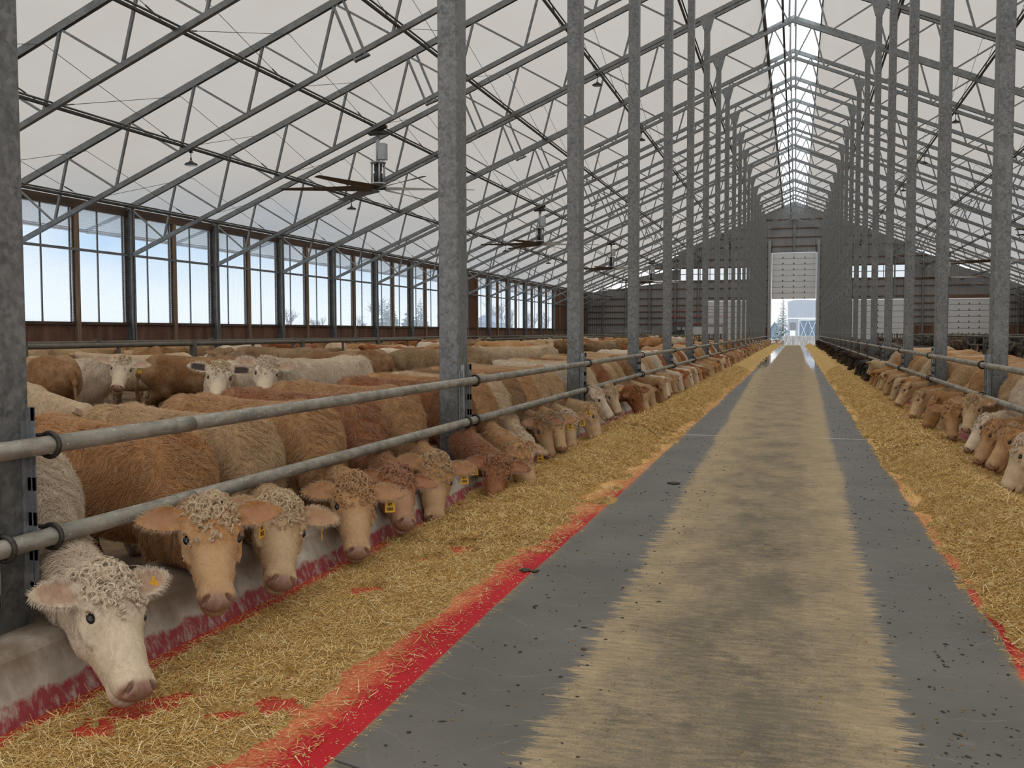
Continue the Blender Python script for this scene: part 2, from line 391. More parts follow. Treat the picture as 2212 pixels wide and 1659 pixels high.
# cattle coat: colour from the object, masks from the mesh (r muzzle, g pale face, b inner ear)
def coat_mat(name, bump=.5):
    t = NT(name); oi = t.new('ObjectInfo'); at = t.new('Attribute', attribute_name='mask'); sp = t.new('SeparateColor'); t.set(sp, 0, at.outputs['Color'])
    v = t.coord('Object'); n1 = t.noise(t.coord('Object', (1.0, 1.2, .55)), 34, 6, .7, .6); n2 = t.noise(v, 3.2, 5, .6); n3 = t.noise(v, 11, 4, .65)
    base = oi.outputs['Color']
    dk = t.mix(1.0, base, (.56, .50, .46), 'MULTIPLY'); lt = t.mix(.42, base, hexc('e9d3ac'), 'MIX')
    c = t.mix(t.ramp(n1, [(.36, 0.0), (.68, 1.0)]), dk, base)
    c = t.mix(t.math('MULTIPLY', t.ramp(n2, [(.48, 0.0), (.72, 1.0)]), .5), c, lt)
    c = t.mix(t.math('MULTIPLY', t.ramp(n3, [(.55, 0.0), (.75, 1.0)]), .45), c, dk)
    sep = t.new('SeparateColor'); t.set(sep, 0, base)
    islight = t.ramp(sep.outputs[0], [(.04, 0.0), (.12, 1.0)])
    pale = t.mix(.55, base, hexc('e2cba6'))
    c = t.mix(t.math('MULTIPLY', t.math('MULTIPLY', sp.outputs[1], oi.outputs['Alpha']), islight), c, pale)
    c = t.mix(t.math('MULTIPLY', t.math('MINIMUM', sp.outputs[2], 1.0), .55), c, t.mix(islight, (.05, .03, .03), hexc('a87d62')))
    c = t.mix(t.math('SUBTRACT', sp.outputs[2], 1.0, clamp=True), c, (.06, .045, .04))
    # manure clods on legs, belly and rump
    sx = t.new('SeparateXYZ'); t.set(sx, 0, v)
    low = t.ramp(sx.outputs[2], [(.25, 1.0), (.85, 0.0)])
    c = t.mix(t.math('MULTIPLY', t.math('MULTIPLY', at.outputs['Alpha'], t.math('MULTIPLY', low, t.ramp(n3, [(.4, 0.0), (.55, 1.0)]))), .8), c, (.05, .04, .028))
    muz = t.mix(islight, (.025, .02, .02), t.mix(t.ramp(n1, [(.4, 0.0), (.7, 1.0)]), hexc('94715f'), hexc('ad8b78')))
    c = t.mix(sp.outputs[0], c, muz)
    rg = t.math('SUBTRACT', .88, t.math('MULTIPLY', sp.outputs[0], .42))
    t.pbsdf(c, rg, 0, t.bump(t.math('ADD', n1, t.math('MULTIPLY', n3, .6)), bump, .02), Specular_IOR_Level=.3)
    return t.m
M['coat'] = coat_mat('cattle_coat')
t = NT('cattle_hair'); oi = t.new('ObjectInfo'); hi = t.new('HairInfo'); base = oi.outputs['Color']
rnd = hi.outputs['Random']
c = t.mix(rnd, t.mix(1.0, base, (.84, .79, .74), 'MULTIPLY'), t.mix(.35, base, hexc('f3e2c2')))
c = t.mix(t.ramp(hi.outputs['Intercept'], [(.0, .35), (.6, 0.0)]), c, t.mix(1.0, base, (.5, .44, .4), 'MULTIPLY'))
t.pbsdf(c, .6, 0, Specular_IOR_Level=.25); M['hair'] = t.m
# ================================================================ SETTING
def struct(name, mb, mat, parent=None, bevel=0):
    o = mb.build(name, mat, parent, bevel)
    if parent is None: o['kind'] = 'structure'
    return o

XWL, XWR = C - HW, C + HW
# drive floor
b = MB(); b.box(-3.1, 2.46, YB, YE + .6, -.30, 0); struct('floor', b, M['floor'])
# pen floors
b = MB(); b.box(XWL, -3.66, YB, YE, -.33, COWZ); struct('floor', b, M['bedding'])
b = MB(); b.box(3.02, XWR, YB, YE, -.33, COWZ); struct('floor', b, M['bedding'])

# feed curbs (low concrete walls the columns stand in)
for side, nm in ((-1, 'left'), (1, 'right')):
    f = (lambda x: x) if side < 0 else (lambda x: 2 * C - x)
    poly = [(f(x), YB, z) for x, z in ((-3.08, -.05), (-3.20, .25), (-3.24, .28), (-3.68, .28), (-3.70, -.3), (-3.08, -.3))]
    if side > 0: poly = poly[::-1]
    b = MB(); b.prism(poly, (0, YE - YB - .2, 0))
    o = b.build('feed_curb', M['curb'])
    tag(o, 'low stained concrete feed curb with red foot stripe along the %s cattle row' % nm, 'curb')

# roof fabric, gently sagging between the frames
def fabric(side):
    ys = np.linspace(YB, YE, 24 * 8 + 1)
    rs = np.array([.0 if False else 1.32, 4, 8, 12, 16, 20, 24, HW + .25, HW + 2.0])
    V = []; F = []
    for j, y in enumerate(ys):
        ph = ((y - ty(0)) / S) % 1.0
        sag = .07 * math.sin(PI * ph) ** 2
        for r in rs:
            V.append((C + side * r, y, ztop(r) + .13 - sag))
    n = len(rs)
    for j in range(len(ys) - 1):
        for i in range(n - 1):
            a = j * n + i; F.append((a, a + 1, a + n + 1, a + n))
    me = raw_mesh('ceiling', V, F, True); me.materials.append(M['fabric'])
    o = bpy.data.objects.new('ceiling', me); link(o); o['kind'] = 'structure'
fabric(-1); fabric(1)
# clear ridge
b = MB()
for sd in (-1, 1):
    for k in range(23):
        y0 = YB + k * (YE - YB) / 23; y1 = YB + (k + 1) * (YE - YB) / 23
        p = [(C, y0, ztop(0) + .22), (C, y1, ztop(0) + .22), (C + sd * 1.36, y1, ztop(1.36) + .2), (C + sd * 1.36, y0, ztop(1.36) + .2)]
        b.add(p, [(0, 1, 2, 3)])
struct('window_ridge', b, M['ridge_sheet'])
b = MB(); b.beam((C - 1.36, YB, ztop(1.36) + .06), (C - 1.36, YE, ztop(1.36) + .06), .16, .28); struct('trim_1', b, M['pipe_dark'])
b = MB(); b.beam((C + 1.36, YB, ztop(1.36) + .12), (C + 1.36, YE, ztop(1.36) + .12), .06, .10); struct('trim_2', b, M['truss'])
b = MB(); b.tube([(C - .42, YB, LOW0 + .55), (C - .42, YE, LOW0 + .55)], .055); struct('trim_3', b, M['pipe_dark'])
tn = [4]
def trim(mb, mat):
    o = struct('trim_%d' % tn[0], mb, mat); tn[0] += 1; return o

# long side walls
ZSILL, ZGIRT, ZEAVE = 2.03, 4.84, 6.42
def side_wall(sd, y_from, wname):
    X = C + sd * HW
    xin = X - sd * .02
    # plywood knee wall + solid boarded lengths + header
    b = MB(); b.box(min(X, X + sd * .12), max(X, X + sd * .12), YB, YE, -.3, ZSILL - .05); struct('wall_' + wname, b, M['plywood'])
    for ya, yb in ((78.0, 80.6), (108.6, YE)):
        b = MB(); b.box(min(X, X + sd * .12), max(X, X + sd * .12), ya, yb, ZSILL - .05, ZEAVE); struct('wall_' + wname, b, M['brown_board'])
    b = MB(); b.box(min(X - sd * .08, X + sd * .14), max(X - sd * .08, X + sd * .14), YB, YE, ZEAVE, ZEAVE + .34); trim(b, M['plate_wood'])
    b = MB(); b.box(min(X - sd * .10, X + sd * .1), max(X - sd * .10, X + sd * .1), YB, YE, ZSILL - .05, ZSILL + .06); trim(b, M['plate_wood'])
    b = MB(); b.box(min(X - sd * .16, X - sd * .08), max(X - sd * .16, X - sd * .08), YB, YE, ZGIRT - .05, ZGIRT + .05); trim(b, M['truss'])
    b = MB(); b.beam((X + sd * 2.0, YB, ztop(HW + 2.0) + .02), (X + sd * 2.0, YE, ztop(HW + 2.0) + .02), .10, .16); trim(b, M['wood'])
    wn = 0
    for k in range(-2, NF + 1):
        y = ty(k)
        if y > YE - 1: continue
        # steel wall post carrying the frame
        b = MB()
        x1 = X - sd * .30
        b.box(min(X, X - sd * .03), max(X, X - sd * .03), y - .13, y + .13, -.2, ZEAVE + .35)
        b.box(min(x1, x1 + sd * .03), max(x1, x1 + sd * .03), y - .13, y + .13, -.2, ZEAVE + .35)
        b.box(min(X - sd * .03, x1), max(X - sd * .03, x1), y - .02, y + .02, -.2, ZEAVE + .35)
        trim(b, M['truss'])
        b = MB()   # outrigger carrying the roof overhang
        b.beam((X + sd * .1, y, ZEAVE - .75), (X + sd * 1.95, y, ztop(HW + 1.95) - .05), .09, .12); b.beam((X + sd * .1, y, ZEAVE + .12), (X + sd * 2.0, y, ztop(HW + 2.0) + .02), .09, .12); trim(b, M['truss'])
        ym = y + S / 2
        b = MB(); b.box(min(X, X - sd * .14), max(X, X - sd * .14), ym - .1, ym + .1, -.2, ZEAVE); trim(b, M['wood'])
        for ya, yb in ((y + .14, ym - .11), (ym + .11, y + S - .14)):
            yc = (ya + yb) / 2
            if yb < y_from or 77.5 < yc < 80.7 or yc > 108.5: continue
            wn += 1
            root = bpy.data.objects.new('window_%d' % wn if sd < 0 else 'window_%d' % (wn + 40), None); link(root); root.location = (X, yc, ZSILL); root['kind'] = 'structure'
            h = (yb - ya) / 2; H = ZEAVE - ZSILL
            p = MB(); p.box(-.008, .008, -h, h, 0.05, H); p.build('pane', M['pane'], root)
            q = MB()
            for yy in (-h * .18, h * .88): q.box(-.03, .03, yy - .022, yy + .022, 0, H)
            q.build('mullion', M['pipe_dark'], root)
            q = MB(); q.box(-.05, .05, -h, h, 0.0, .06); q.box(-.05, .05, -h, -h + .04, 0, H); q.box(-.05, .05, h - .04, h, 0, H); q.build('window_frame', M['plate_wood'], root)
side_wall(-1, 20, 'left')
side_wall(1, 50, 'right')

# ---------------- far gable
LIFT = (-3.1, 2.45, -.05, 11.5)
def gable_cells():
    xs = sorted(set([XWL, XWR, C, -3.1, 2.45, -14.3, -5.6, 6.5, 12.6, -10.8, -5.9, 6.6, 12.5, 17.5, 22.0]))
    zs = [-.3, 5.6, 8.25, 9.7, 11.5, 20]
    holes = [(-3.1, 2.45, -.3, 11.5), (-14.3, -5.6, 8.25, 9.7), (6.5, 12.6, 8.25, 9.7), (-10.8, -5.9, -.3, 5.6), (6.6, 12.5, -.3, 5.6), (17.5, 22.0, -.3, 5.6)]
    b = MB()
    for x0, x1 in zip(xs[:-1], xs[1:]):
        for z0, z1 in zip(zs[:-1], zs[1:]):
            xm, zm = (x0 + x1) / 2, (z0 + z1) / 2
            if any(h[0] < xm < h[1] and h[2] < zm < h[3] for h in holes): continue
            t0, t1 = ztop(abs(x0 - C)) + .1, ztop(abs(x1 - C)) + .1
            pts = []
            for x, z in ((x0, z0), (x1, z0), (x1, min(z1, t1)), (x0, min(z1, t0))):
                pts.append((x, YE, z))
            if pts[2][2] <= z0 and pts[3][2] <= z0: continue
            if pts[2][2] < z0: pts[2] = (x0 + (x1 - x0) * (t0 - z0) / (t0 - t1), YE, z0); pts.pop(1)
            elif pts[3][2] < z0: pts[3] = (x0 + (x1 - x0) * (z0 - t0) / (t1 - t0), YE, z0); pts.pop(0)
            b.prism(pts, (0, .12, 0))
    return b
struct('wall_back', gable_cells(), M['siding'])
for z in (2.7, 3.5, 4.3, 5.1, 6.0, 7.2, 8.1, 9.85, 10.8, 12.3, 13.4, 14.5, 15.6):
    rmax = (TOP0 - z) / SL - .5
    segs = [(C - min(HW, rmax), C + min(HW, rmax))]
    cuts = [(-3.1, 2.45)] if z < 11.6 else []
    if z < 5.6: cuts += [(-10.8, -5.9), (6.6, 12.5), (17.5, 22.0)]
    for c0, c1 in cuts:
        ns = []
        for a0, a1 in segs:
            if c1 <= a0 or c0 >= a1: ns.append((a0, a1)); continue
            if c0 > a0: ns.append((a0, c0))
            if c1 < a1: ns.append((c1, a1))
        segs = ns
    b = MB()
    for a0, a1 in segs: b.box(a0, a1, YE - .12, YE, z - .05, z + .05)
    trim(b, M['girt_wood'])
for x in (-24.3, -21.3, -18.2, -14.9, -12.0, -8.4, -4.6, 4.0, 8.0, 11.4, 14.6, 16.6, 22.6, 25):
    b = MB(); z0 = 5.65 if (-10.8 < x < -5.9 or 6.6 < x < 12.5) else -.2
    b.box(x - .09, x + .09, YE - .30, YE - .12, z0, ztop(abs(x - C)) - .1); trim(b, M['truss'])
b = MB(); b.box(C - .12, C + .12, YE - .30, YE - .12, 11.6, ztop(0) - .1); trim(b, M['truss'])
b = MB(); b.box(13.0, 17.3, YE - .06, YE - .005, -.2, 2.4); trim(b, M['plywood'])
b = MB(); b.box(22.1, XWR - .1, YE - .06, YE - .005, -.2, 2.4); trim(b, M['plywood'])
b = MB(); b.box(-5.8, -3.2, YE - .06, YE - .005, -.2, 2.2); trim(b, M['plate_wood'])
b = MB(); b.box(17.2, 22.3, YE - .2, YE, 5.6, 6.0); trim(b, M['girt_wood'])
# band windows in the gable
for i, (x0, x1) in enumerate(((-14.3, -5.6), (6.5, 12.6))):
    root = bpy.data.objects.new('window_%d' % (90 + i), None); link(root); root.location = (0, YE, 0); root['kind'] = 'structure'
    p = MB(); p.box(x0, x1, .05, .07, 8.25, 9.7); p.build('pane', M['glass'], root)
    n = 7 if i == 0 else 5
    q = MB()
    for j in range(n + 1):
        x = x0 + (x1 - x0) * j / n; q.box(x - .05, x + .05, -.02, .1, 8.25, 9.7)
    q.box(x0, x1, -.02, .1, 8.95, 9.03); q.build('window_frame', M['siding'], root)
# doors: one high vertical-lift door, half raised, and three closed sectional doors
dn = [0]
def sectional(x0, x1, z0, z1, n):
    dn[0] += 1
    root = bpy.data.objects.new('door_%d' % dn[0], None); link(root); root.location = (x0, YE - .10, z0); root['kind'] = 'structure'
    w = x1 - x0; ph = (z1 - z0) / n
    for i in range(n):
        p = MB(); p.box(0, w, 0, .05, i * ph + .02, (i + 1) * ph - .02); p.build('panel', M['white_panel'], root)
        h = MB()
        for f in (.25, .5, .75):
            h.box(w * f - .07, w * f + .07, -.04, 0, i * ph + .09, i * ph + .15)
            h.box(w * f - .03, w * f + .03, -.05, 0, i * ph + .03, i * ph + .21)
        h.build('hinge', M['door_iron'], root)
    s = MB(); s.box(0, w, .03, .06, 0, z1 - z0); s.build('door_seal', M['door_iron'], root)
    r = MB()
    for x in (-.12, w + .04): r.box(x, x + .08, -.03, .05, -z0, z1 - z0 if n < 7 else 12.4 - z0)
    r.build('door_track', M['pipe_dark'], root)
sectional(-2.95, 2.30, 5.75, 11.45, 8)
sectional(-10.8, -5.9, -.1, 5.55, 8)
sectional(6.6, 12.5, -.1, 5.55, 8)
sectional(17.5, 22.0, -.1, 5.55, 8)
for x in (-3.25, 2.60):
    b = MB(); b.box(x - .16, x + .16, YE - .45, YE, 0, 13.0); trim(b, M['aisle_grey'])

# ================================================================ COLUMNS
def make_column(level):
    r = thing('steel_column', 'x', 'column')
    b = MB(); b.bbox(-.113, .113, -.15, .15, -.25, zlow(3.2) - .55, .018); b.build('post', M['column'], r)
    b = MB(); b.prism([(-.13, -.12, -.58 + zlow(3.2)), (.13, -.12, -.58 + zlow(3.2)), (.30, -.12, -.06 + zlow(2.9)), (-.30, -.12, -.06 + zlow(3.5))], (0, .26, 0))
    b.build('cap_bracket', M['truss'], r)
    if level:
        b = MB()   # slotted angle on the aisle face that the rails bolt to
        for y in (-.115, .115):
            sg = 1 if y > 0 else -1
            b.box(.113, .121, y - .035, y + .035, .42, 1.24)
            xs = .121
            for i in range(6):   # outstanding leg, real slots between the ties
                z = .42 + i * .164
                b.box(xs, xs + .045, y - .004, y + .004, z, z + .062)
            b.box(xs, xs + .018, y - .004, y + .004, .42, 1.24); b.box(xs + .026, xs + .045, y - .004, y + .004, .42, 1.302)
        b.build('slotted_bracket', M['bracket'], r)
    return r
ORD = ['nearest', 'second', 'third', 'fourth', 'fifth', 'sixth', 'seventh', 'eighth', 'ninth', 'tenth', 'eleventh', 'twelfth', 'thirteenth', 'fourteenth', 'fifteenth',
       'sixteenth', 'seventeenth', 'eighteenth', 'nineteenth', 'twentieth'] + ['far'] * 20
cp = [make_column(0), make_column(1)]
used = [False, False]
def place_col(x, y, rz, label, lev):
    o = copy_tree(cp[lev]) if used[lev] else cp[lev]
    used[lev] = True
    o.location = (x, y, 0); o.rotation_euler = (0, 0, rz); o['label'] = label; o['group'] = 'galvanised columns beside the drive'
for k in range(20):
    place_col(-3.554, ty(k) - (.27 if k == 0 else 0), 0, '%s mottled grey steel column of the row left of the drive' % ORD[k], 1 if k < 7 else 0)
    if k >= 1:
        place_col(2.915, ty(k), PI, ('mottled grey steel column right of the drive, %s of its row in view' % ORD[k - 1]), 1 if k < 7 else 0)
place_col(2.915, ty(0), PI, 'mottled grey steel column right of the drive beside the viewer', 0)

# ================================================================ FEED RAILS
def feed_rail(x, z, sx, label):
    r = thing('feed_rail', label, 'rail', (x, 0, z))
    b = MB(); b.tube([(0, YB + .5, 0), (0, YE - 4, 0)], .0435, 12); b.build('pipe', M['rail'], r)
    cb = MB(); cb.tube([(0, -.09, 0), (0, .09, 0)], .047, 12); cm = cb.build('coupling', M['rail'], r); cm.location = (0, ty(0) + .95, 0)
    for k in range(1, 12):
        c = cm.copy(); COL.objects.link(c); c.location = (0, ty(k) + (.8 if z > 1 else -.45) + .35 * (k % 3), 0)
    ub = MB()
    ub.torus((0, 0, 0), (0, 1, 0), .057, .012, 22, 8)
    ub.tube([(-sx * .05, 0, .045), (-sx * .12, 0, .045)], .010, 6); ub.tube([(-sx * .05, 0, -.045), (-sx * .12, 0, -.045)], .010, 6)
    um = ub.build('u_bolt', M['dark_iron'], r); first = True
    for k in range(-1, 14):
        for dy in ((.19,) if z > 1 else (-.10, .19)):
            c = um if first else um.copy()
            if not first: COL.objects.link(c)
            first = False; c.location = (0, ty(k) + dy - (.27 if k == 0 else 0), 0)
    return r
feed_rail(-3.375, 1.120, 1, 'upper grey pipe rail along the left cattle row')
feed_rail(-3.375, .685, 1, 'lower grey pipe rail just above the heads of the left cattle row')
feed_rail(2.735, 1.135, -1, 'upper grey pipe rail along the right cattle row')
feed_rail(2.735, .66, -1, 'lower grey pipe rail just above the heads of the right cattle row')

# ================================================================ ROOF TRUSSES
RB = [24.33 - 2.53 * i for i in range(10)]
def make_truss():
    r = thing('roof_truss', 'x', 'truss', (C, 0, 0))
    for sd in (-1, 1):
        b = MB(); b.beam((sd * HW, 0, zlow(HW)), (0, 0, zlow(0)), .13, .15); b.build('lower_chord', M['truss'], r)
        b = MB()   # upper chord is a channel
        for oy in (-.06, .06): b.beam((sd * HW, oy, ztop(HW)), (0, oy, ztop(0)), .015, .21)
        b.beam((sd * HW, 0, ztop(HW) + .10), (0, 0, ztop(0) + .10), .13, .015)
        b.beam((sd * HW, 0, ztop(HW) - .06), (0, 0, ztop(0) - .06), .13, .015)
        b.build('upper_chord', M['truss'], r)
        def web(ra, rb, w=.075, oy=0):
            b = MB(); b.beam((sd * ra, oy, zlow(ra)), (sd * rb, oy, ztop(rb) - .05), w, w); b.build('web', M['truss'], r)
        web(RB[0], 25.9, .06)
        for i, rb in enumerate(RB):
            rt = rb - .6
            web(rb, rt)
            if i + 1 < len(RB): web(RB[i + 1], rt, .065)
            else: web(.15, rt, .065)
        for o2 in (0, .34):   # double splice struts
            b = MB(); b.beam((sd * (12.55 + o2), 0, zlow(12.55 + o2) - .22), (sd * (13.35 + o2), 0, ztop(13.35 + o2)), .10, .07); b.build('splice_strut', M['truss'], r)
        b = MB(); b.beam((sd * 12.95, 0, zlow(12.95) - .16), (sd * 12.45, 0, zlow(12.45) - .2), .16, .06); b.build('splice_plate', M['truss'], r)
        b = MB(); b.beam((sd * .13, 0, zlow(0) - .25), (sd * .13, 0, ztop(0) + .05), .09, .09); b.build('king_post', M['truss'], r)
    return r
tr0 = make_truss(); first = True
for k in range(0, 20):
    o = tr0 if first else copy_tree(tr0); first = False
    o.location = (C, ty(k), 0); o['group'] = 'roof trusses'
    o['label'] = 'galvanised steel roof truss resting on the %s pair of columns' % ORD[k]
for k in (-2, -1):
    o = copy_tree(tr0); o.location = (C, ty(k), 0); o['group'] = 'roof trusses'; o['label'] = 'galvanised steel roof truss over the viewer'
o = copy_tree(tr0); o.location = (C, YE - .75, 0); o['group'] = 'roof trusses'; o['label'] = 'galvanised steel roof truss close in front of the far gable wall'

# long dark purlin pipes on the lower chords
RP = [22.85, 19.1, 15.1, 11.45, 7.75, 4.05]
PN = ['lowest', 'second lowest', 'third lowest', 'fourth lowest', 'fifth lowest', 'highest']
for sd, nm in ((-1, 'left'), (1, 'right')):
    for i, r_ in enumerate(RP):
        z = zlow(r_) + .12
        b = MB(); b.tube([(0, YB, 0), (0, YE - .4, 0)], .052, 8); b.tube([(-.09 * sd, YB, .07), (-.09 * sd, YE - .4, .07)], .03, 6)
        o = b.build('purlin_pipe', M['pipe_dark']); o.location = (C + sd * r_, 0, z)
        tag(o, '%s long dark pipe lying on the trusses under the %s roof slope' % (PN[i], nm), 'pipe', 'purlin pipes')

# thin brace cables between neighbouring frames
def make_cable(z0, z1):
    b = MB(); b.tube([(0, 0, z0), (0, S, z1)], .009, 5)
    d = (z1 - z0) / S
    s_ = .9 if z1 > z0 else S - .9
    b.tube([(0, s_ - .18, z0 + d * (s_ - .18)), (0, s_ + .18, z0 + d * (s_ + .18))], .022, 6)
    o = b.build('brace_cable', M['cable']); return o
pc = [make_cable(.10, 1.75), make_cable(1.75, .10)]; uc = [False, False]
for sd, nm in ((-1, 'left'), (1, 'right')):
    for r_ in RP[:5]:
        for k in range(2, 13):
            for q in (0, 1):
                o = pc[q].copy() if uc[q] else pc[q]
                if uc[q]: COL.objects.link(o)
                uc[q] = True
                o.location = (C + sd * (r_ + .1), ty(k), zlow(r_))
                tag(o, 'thin steel brace cable under the %s roof slope between two trusses' % nm, 'cable', 'brace cables of the %s roof slope' % nm)

# ================================================================ LAMPS AND FANS
def make_lamp():
    r = thing('pendant_lamp', 'x', 'lamp')
    b = MB(); b.lathe([(.0, .10), (.06, .10), (.075, .06), (.15, .035), (.21, -.01), (.215, -.035), (.19, -.05)], (0, 0, 0), 20); b.build('lamp_housing', M['black'], r)
    b = MB(); b.lathe([(.19, -.045), (.0, -.04)], (0, 0, 0), 20); b.build('lamp_lens', M['lens'], r)
    b = MB(); b.tube([(0, 0, .10), (0, 0, .42)], .014, 6); b.torus((0, 0, .16), (1, 0, 0), .04, .010, 12, 6); b.box(-.05, .05, -.04, .04, .36, .50); b.build('hanger', M['black'], r)
    return r
lp = make_lamp(); first = True
for sd, nm in ((-1, 'left'), (1, 'right')):
    for r_, pos in ((19.0, 'outer'), (7.75, 'inner')):
        for i, k in enumerate((4, 6, 8, 10, 12, 14)):
            o = lp if first else copy_tree(lp); first = False
            o.location = (C + sd * r_, ty(k) + .2, zlow(r_) - .46)
            tag(o, 'black round pendant lamp under the %s roof slope, %s of its %s line' % (nm, ORD[i], pos), 'lamp', 'pendant lamps')
def make_fan():
    r = thing('ceiling_fan', 'x', 'fan')
    b = MB(); b.tube([(0, 0, .95), (0, 0, 2.05)], .075, 10); b.build('down_tube', M['fan_grey'], r)
    b = MB(); b.beam((-.35, 0, 2.0), (.35, 0, 2.29), .22, .10); b.box(-.3, .3, -.2, .2, 1.98, 2.06); b.build('mount', M['dark_iron'], r)
    b = MB(); b.bbox(.07, .34, -.16, .16, 1.02, 1.62, .02); b.build('control_box', M['fan_grey'], r)
    b = MB()
    for a in range(4):
        c_, s_ = math.cos(a * PI / 2 + .6) * .24, math.sin(a * PI / 2 + .6) * .24
        b.tube([(c_, s_, .12), (c_, s_, .92)], .035, 6)
    b.lathe([(.0, .90), (.30, .90), (.30, .94), (0, .94)], n=16); b.lathe([(0, .10), (.28, .10), (.28, .16), (0, .16)], n=16)
    b.build('motor_frame', M['fan_grey'], r)
    b = MB(); b.lathe([(0, .18), (.17, .18), (.18, .5), (.12, .56), (.15, .62), (.15, .86), (0, .88)], n=16); b.build('motor', M['motor'], r)
    b = MB(); b.lathe([(0, -.10), (.24, -.08), (.30, 0), (.28, .07), (0, .09)], n=18); b.build('hub', M['motor'], r)
    for j in range(6):
        a = math.radians(19 + 60 * j); ca, sa = math.cos(a), math.sin(a)
        V = []; n = 10
        prof = [(-.5, -.02), (-.15, .035), (.25, .03), (.5, -.03)]
        vs = []; fs = []
        for i in range(n + 1):
            u = i / n; rr = .25 + 3.4 * u; w = .44 - .15 * u; tw = math.radians(24 - 15 * u); dz = -.03 - .05 * u
            for px, pz in prof + [(x_, z_ - .018) for x_, z_ in prof[::-1]]:
                x_ = px * w; z_ = pz * w * 1.2
                yy = x_ * math.cos(tw) - z_ * math.sin(tw); zz = x_ * math.sin(tw) + z_ * math.cos(tw) + dz
                vs.append((rr * ca - yy * sa, rr * sa + yy * ca, zz))
        m_ = len(prof) * 2
        for i in range(n):
            for k_ in range(m_):
                k2 = (k_ + 1) % m_; fs.append((i * m_ + k_, i * m_ + k2, (i + 1) * m_ + k2, (i + 1) * m_ + k_))
        fs.append(tuple(n * m_ + q for q in range(m_)))
        b = MB(); b.add(vs, fs); b.build('fan_blade', M['blade'], r)
    return r
fp = make_fan(); first = True
for sd, nm in ((-1, 'left'), (1, 'right')):
    for i, k in enumerate((5, 9, 13, 17)):
        o = fp if first else copy_tree(fp); first = False
        o.location = (C + sd * 14.95, ty(k) + .12, zlow(14.95) - 2.25)
        tag(o, 'big six-blade ceiling fan hanging under the %s roof slope, %s of its line' % (nm, ORD[i]), 'fan', 'big ceiling fans')

# ================================================================ PEN FENCES
def fence(x, y0, y1, z, label, lower=True, step=5.2, hook=False):
    r = thing('pen_fence', label, 'fence', (x, y0, 0))
    L = y1 - y0
    b = MB(); b.tube([(0, 0, z), (0, L, z)], .05, 8); b.build('top_pipe', M['rail_old'], r)
    for dz in ((.42, .8) if lower else ()):
        b = MB(); b.tube([(0, 0, z - dz), (0, L, z - dz)], .035, 6); b.build('lower_pipe', M['rail_old'], r)
    y = .3; i = 0
    while y < L:
        b = MB()
        b.tube([(0, y, COWZ - .02), (0, y, z + (.10 if i % 2 == 0 else -.03))], .085 if i % 2 == 0 else .04, 8); b.build('fence_post', M['dark_post'], r)
        y += step / 2; i += 1
t = NT('old_gate_pipe'); n = t.noise(t.coord('Object'), 6, 4); t.pbsdf(t.mix(n, hexc('4d4a42'), hexc('7b7466')), .65, .3); M['rail_old'] = t.m
M['dark_post'] = simple('fence_post_iron', hexc('3d3a34'), hexc('5c564a'), 7, .7, .2)
fence(-13.4, 9.0, 34.0, 1.40, 'dark pipe pen fence behind the white-faced cow nearest the left edge')
fence(-11.2, 34.6, 62.0, 1.38, 'long dark pipe pen fence left of the second and third left columns')
fence(-17.5, 16.0, 120.0, 1.40, 'far dark pipe pen fence along the left side wall')
fence(-8.3, 62.5, 118.0, 1.36, 'dark pipe pen fence beyond the fourth left column')
fence(8.6, 14.0, 118.0, 1.40, 'grey pipe pen fence behind the right cattle row')
fence(13.2, 20.0, 118.0, 1.42, 'far grey pipe pen fence in front of the closed white doors')
for i, y in enumerate((62.0, 92.0, 119.0)):
    r = thing('pen_gate', 'grey pipe cross gate over the left pens, %s from the viewer' % ('first', 'middle', 'last')[i], 'gate', (-24, y, 0))
    b = MB(); b.tube([(0, 0, 1.35), (15, 0, 1.35)], .05, 8); b.build('top_pipe', M['rail_old'], r)
    b = MB(); b.tube([(0, 0, .8), (15, 0, .8)], .035, 6); b.build('lower_pipe', M['rail_old'], r)
    for x in (0, 5, 10, 15):
        b = MB(); b.tube([(x, 0, COWZ), (x, 0, 1.4)], .06, 8); b.build('gate_post', M['dark_post'], r)

# ================================================================ MACHINES AT THE FAR LEFT
def wheel(r, x, y, z, R, w):
    b = MB(); b.torus((x, y, z), (1, 0, 0), R * .72, R * .28, 24, 10); o = b.build('wheel', M['rubber'], r)
    b = MB(); b.tube([(x - w / 2, y, z), (x + w / 2, y, z)], R * .45, 12); b.build('rim', M['machine_white'], o)
r = thing('farm_tractor', 'black farm machine with big tyres parked in the far left corner', 'tractor', (-13.2, 117, 0))
b = MB(); b.bbox(-.5, .5, -1.9, -.2, .9, 1.7, .08); b.build('hood', M['machine'], r)
b = MB()
for x in (-.75, .75):
    for y in (-.2, 1.3): b.beam((x, y, 1.1), (x * .9, y, 2.75), .07, .07)
b.box(-.8, .8, -.3, 1.4, 2.72, 2.84); b.build('cab_frame', M['machine'], r)
b = MB(); b.box(-.45, .45, .3, .9, 1.1, 1.9); b.build('seat', M['machine'], r)
b = MB(); b.tube([(.3, -1.2, 1.7), (.3, -1.2, 2.9)], .05, 8); b.build('exhaust', M['machine'], r)
for x in (-.85, .85): wheel(r, x, .8, .85, .85, .4); wheel(r, x, -1.5, .55, .55, .3)
r = thing('feed_mixer', 'white box-bodied feed wagon parked by the far gable wall', 'wagon', (-11.0, 120, 0))
b = MB(); b.prism([(-2.6, -1.1, .9), (2.4, -1.1, .9), (2.6, -1.1, 2.35), (-2.8, -1.1, 2.35)], (0, 2.2, 0)); b.build('wagon_body', M['machine_white'], r)
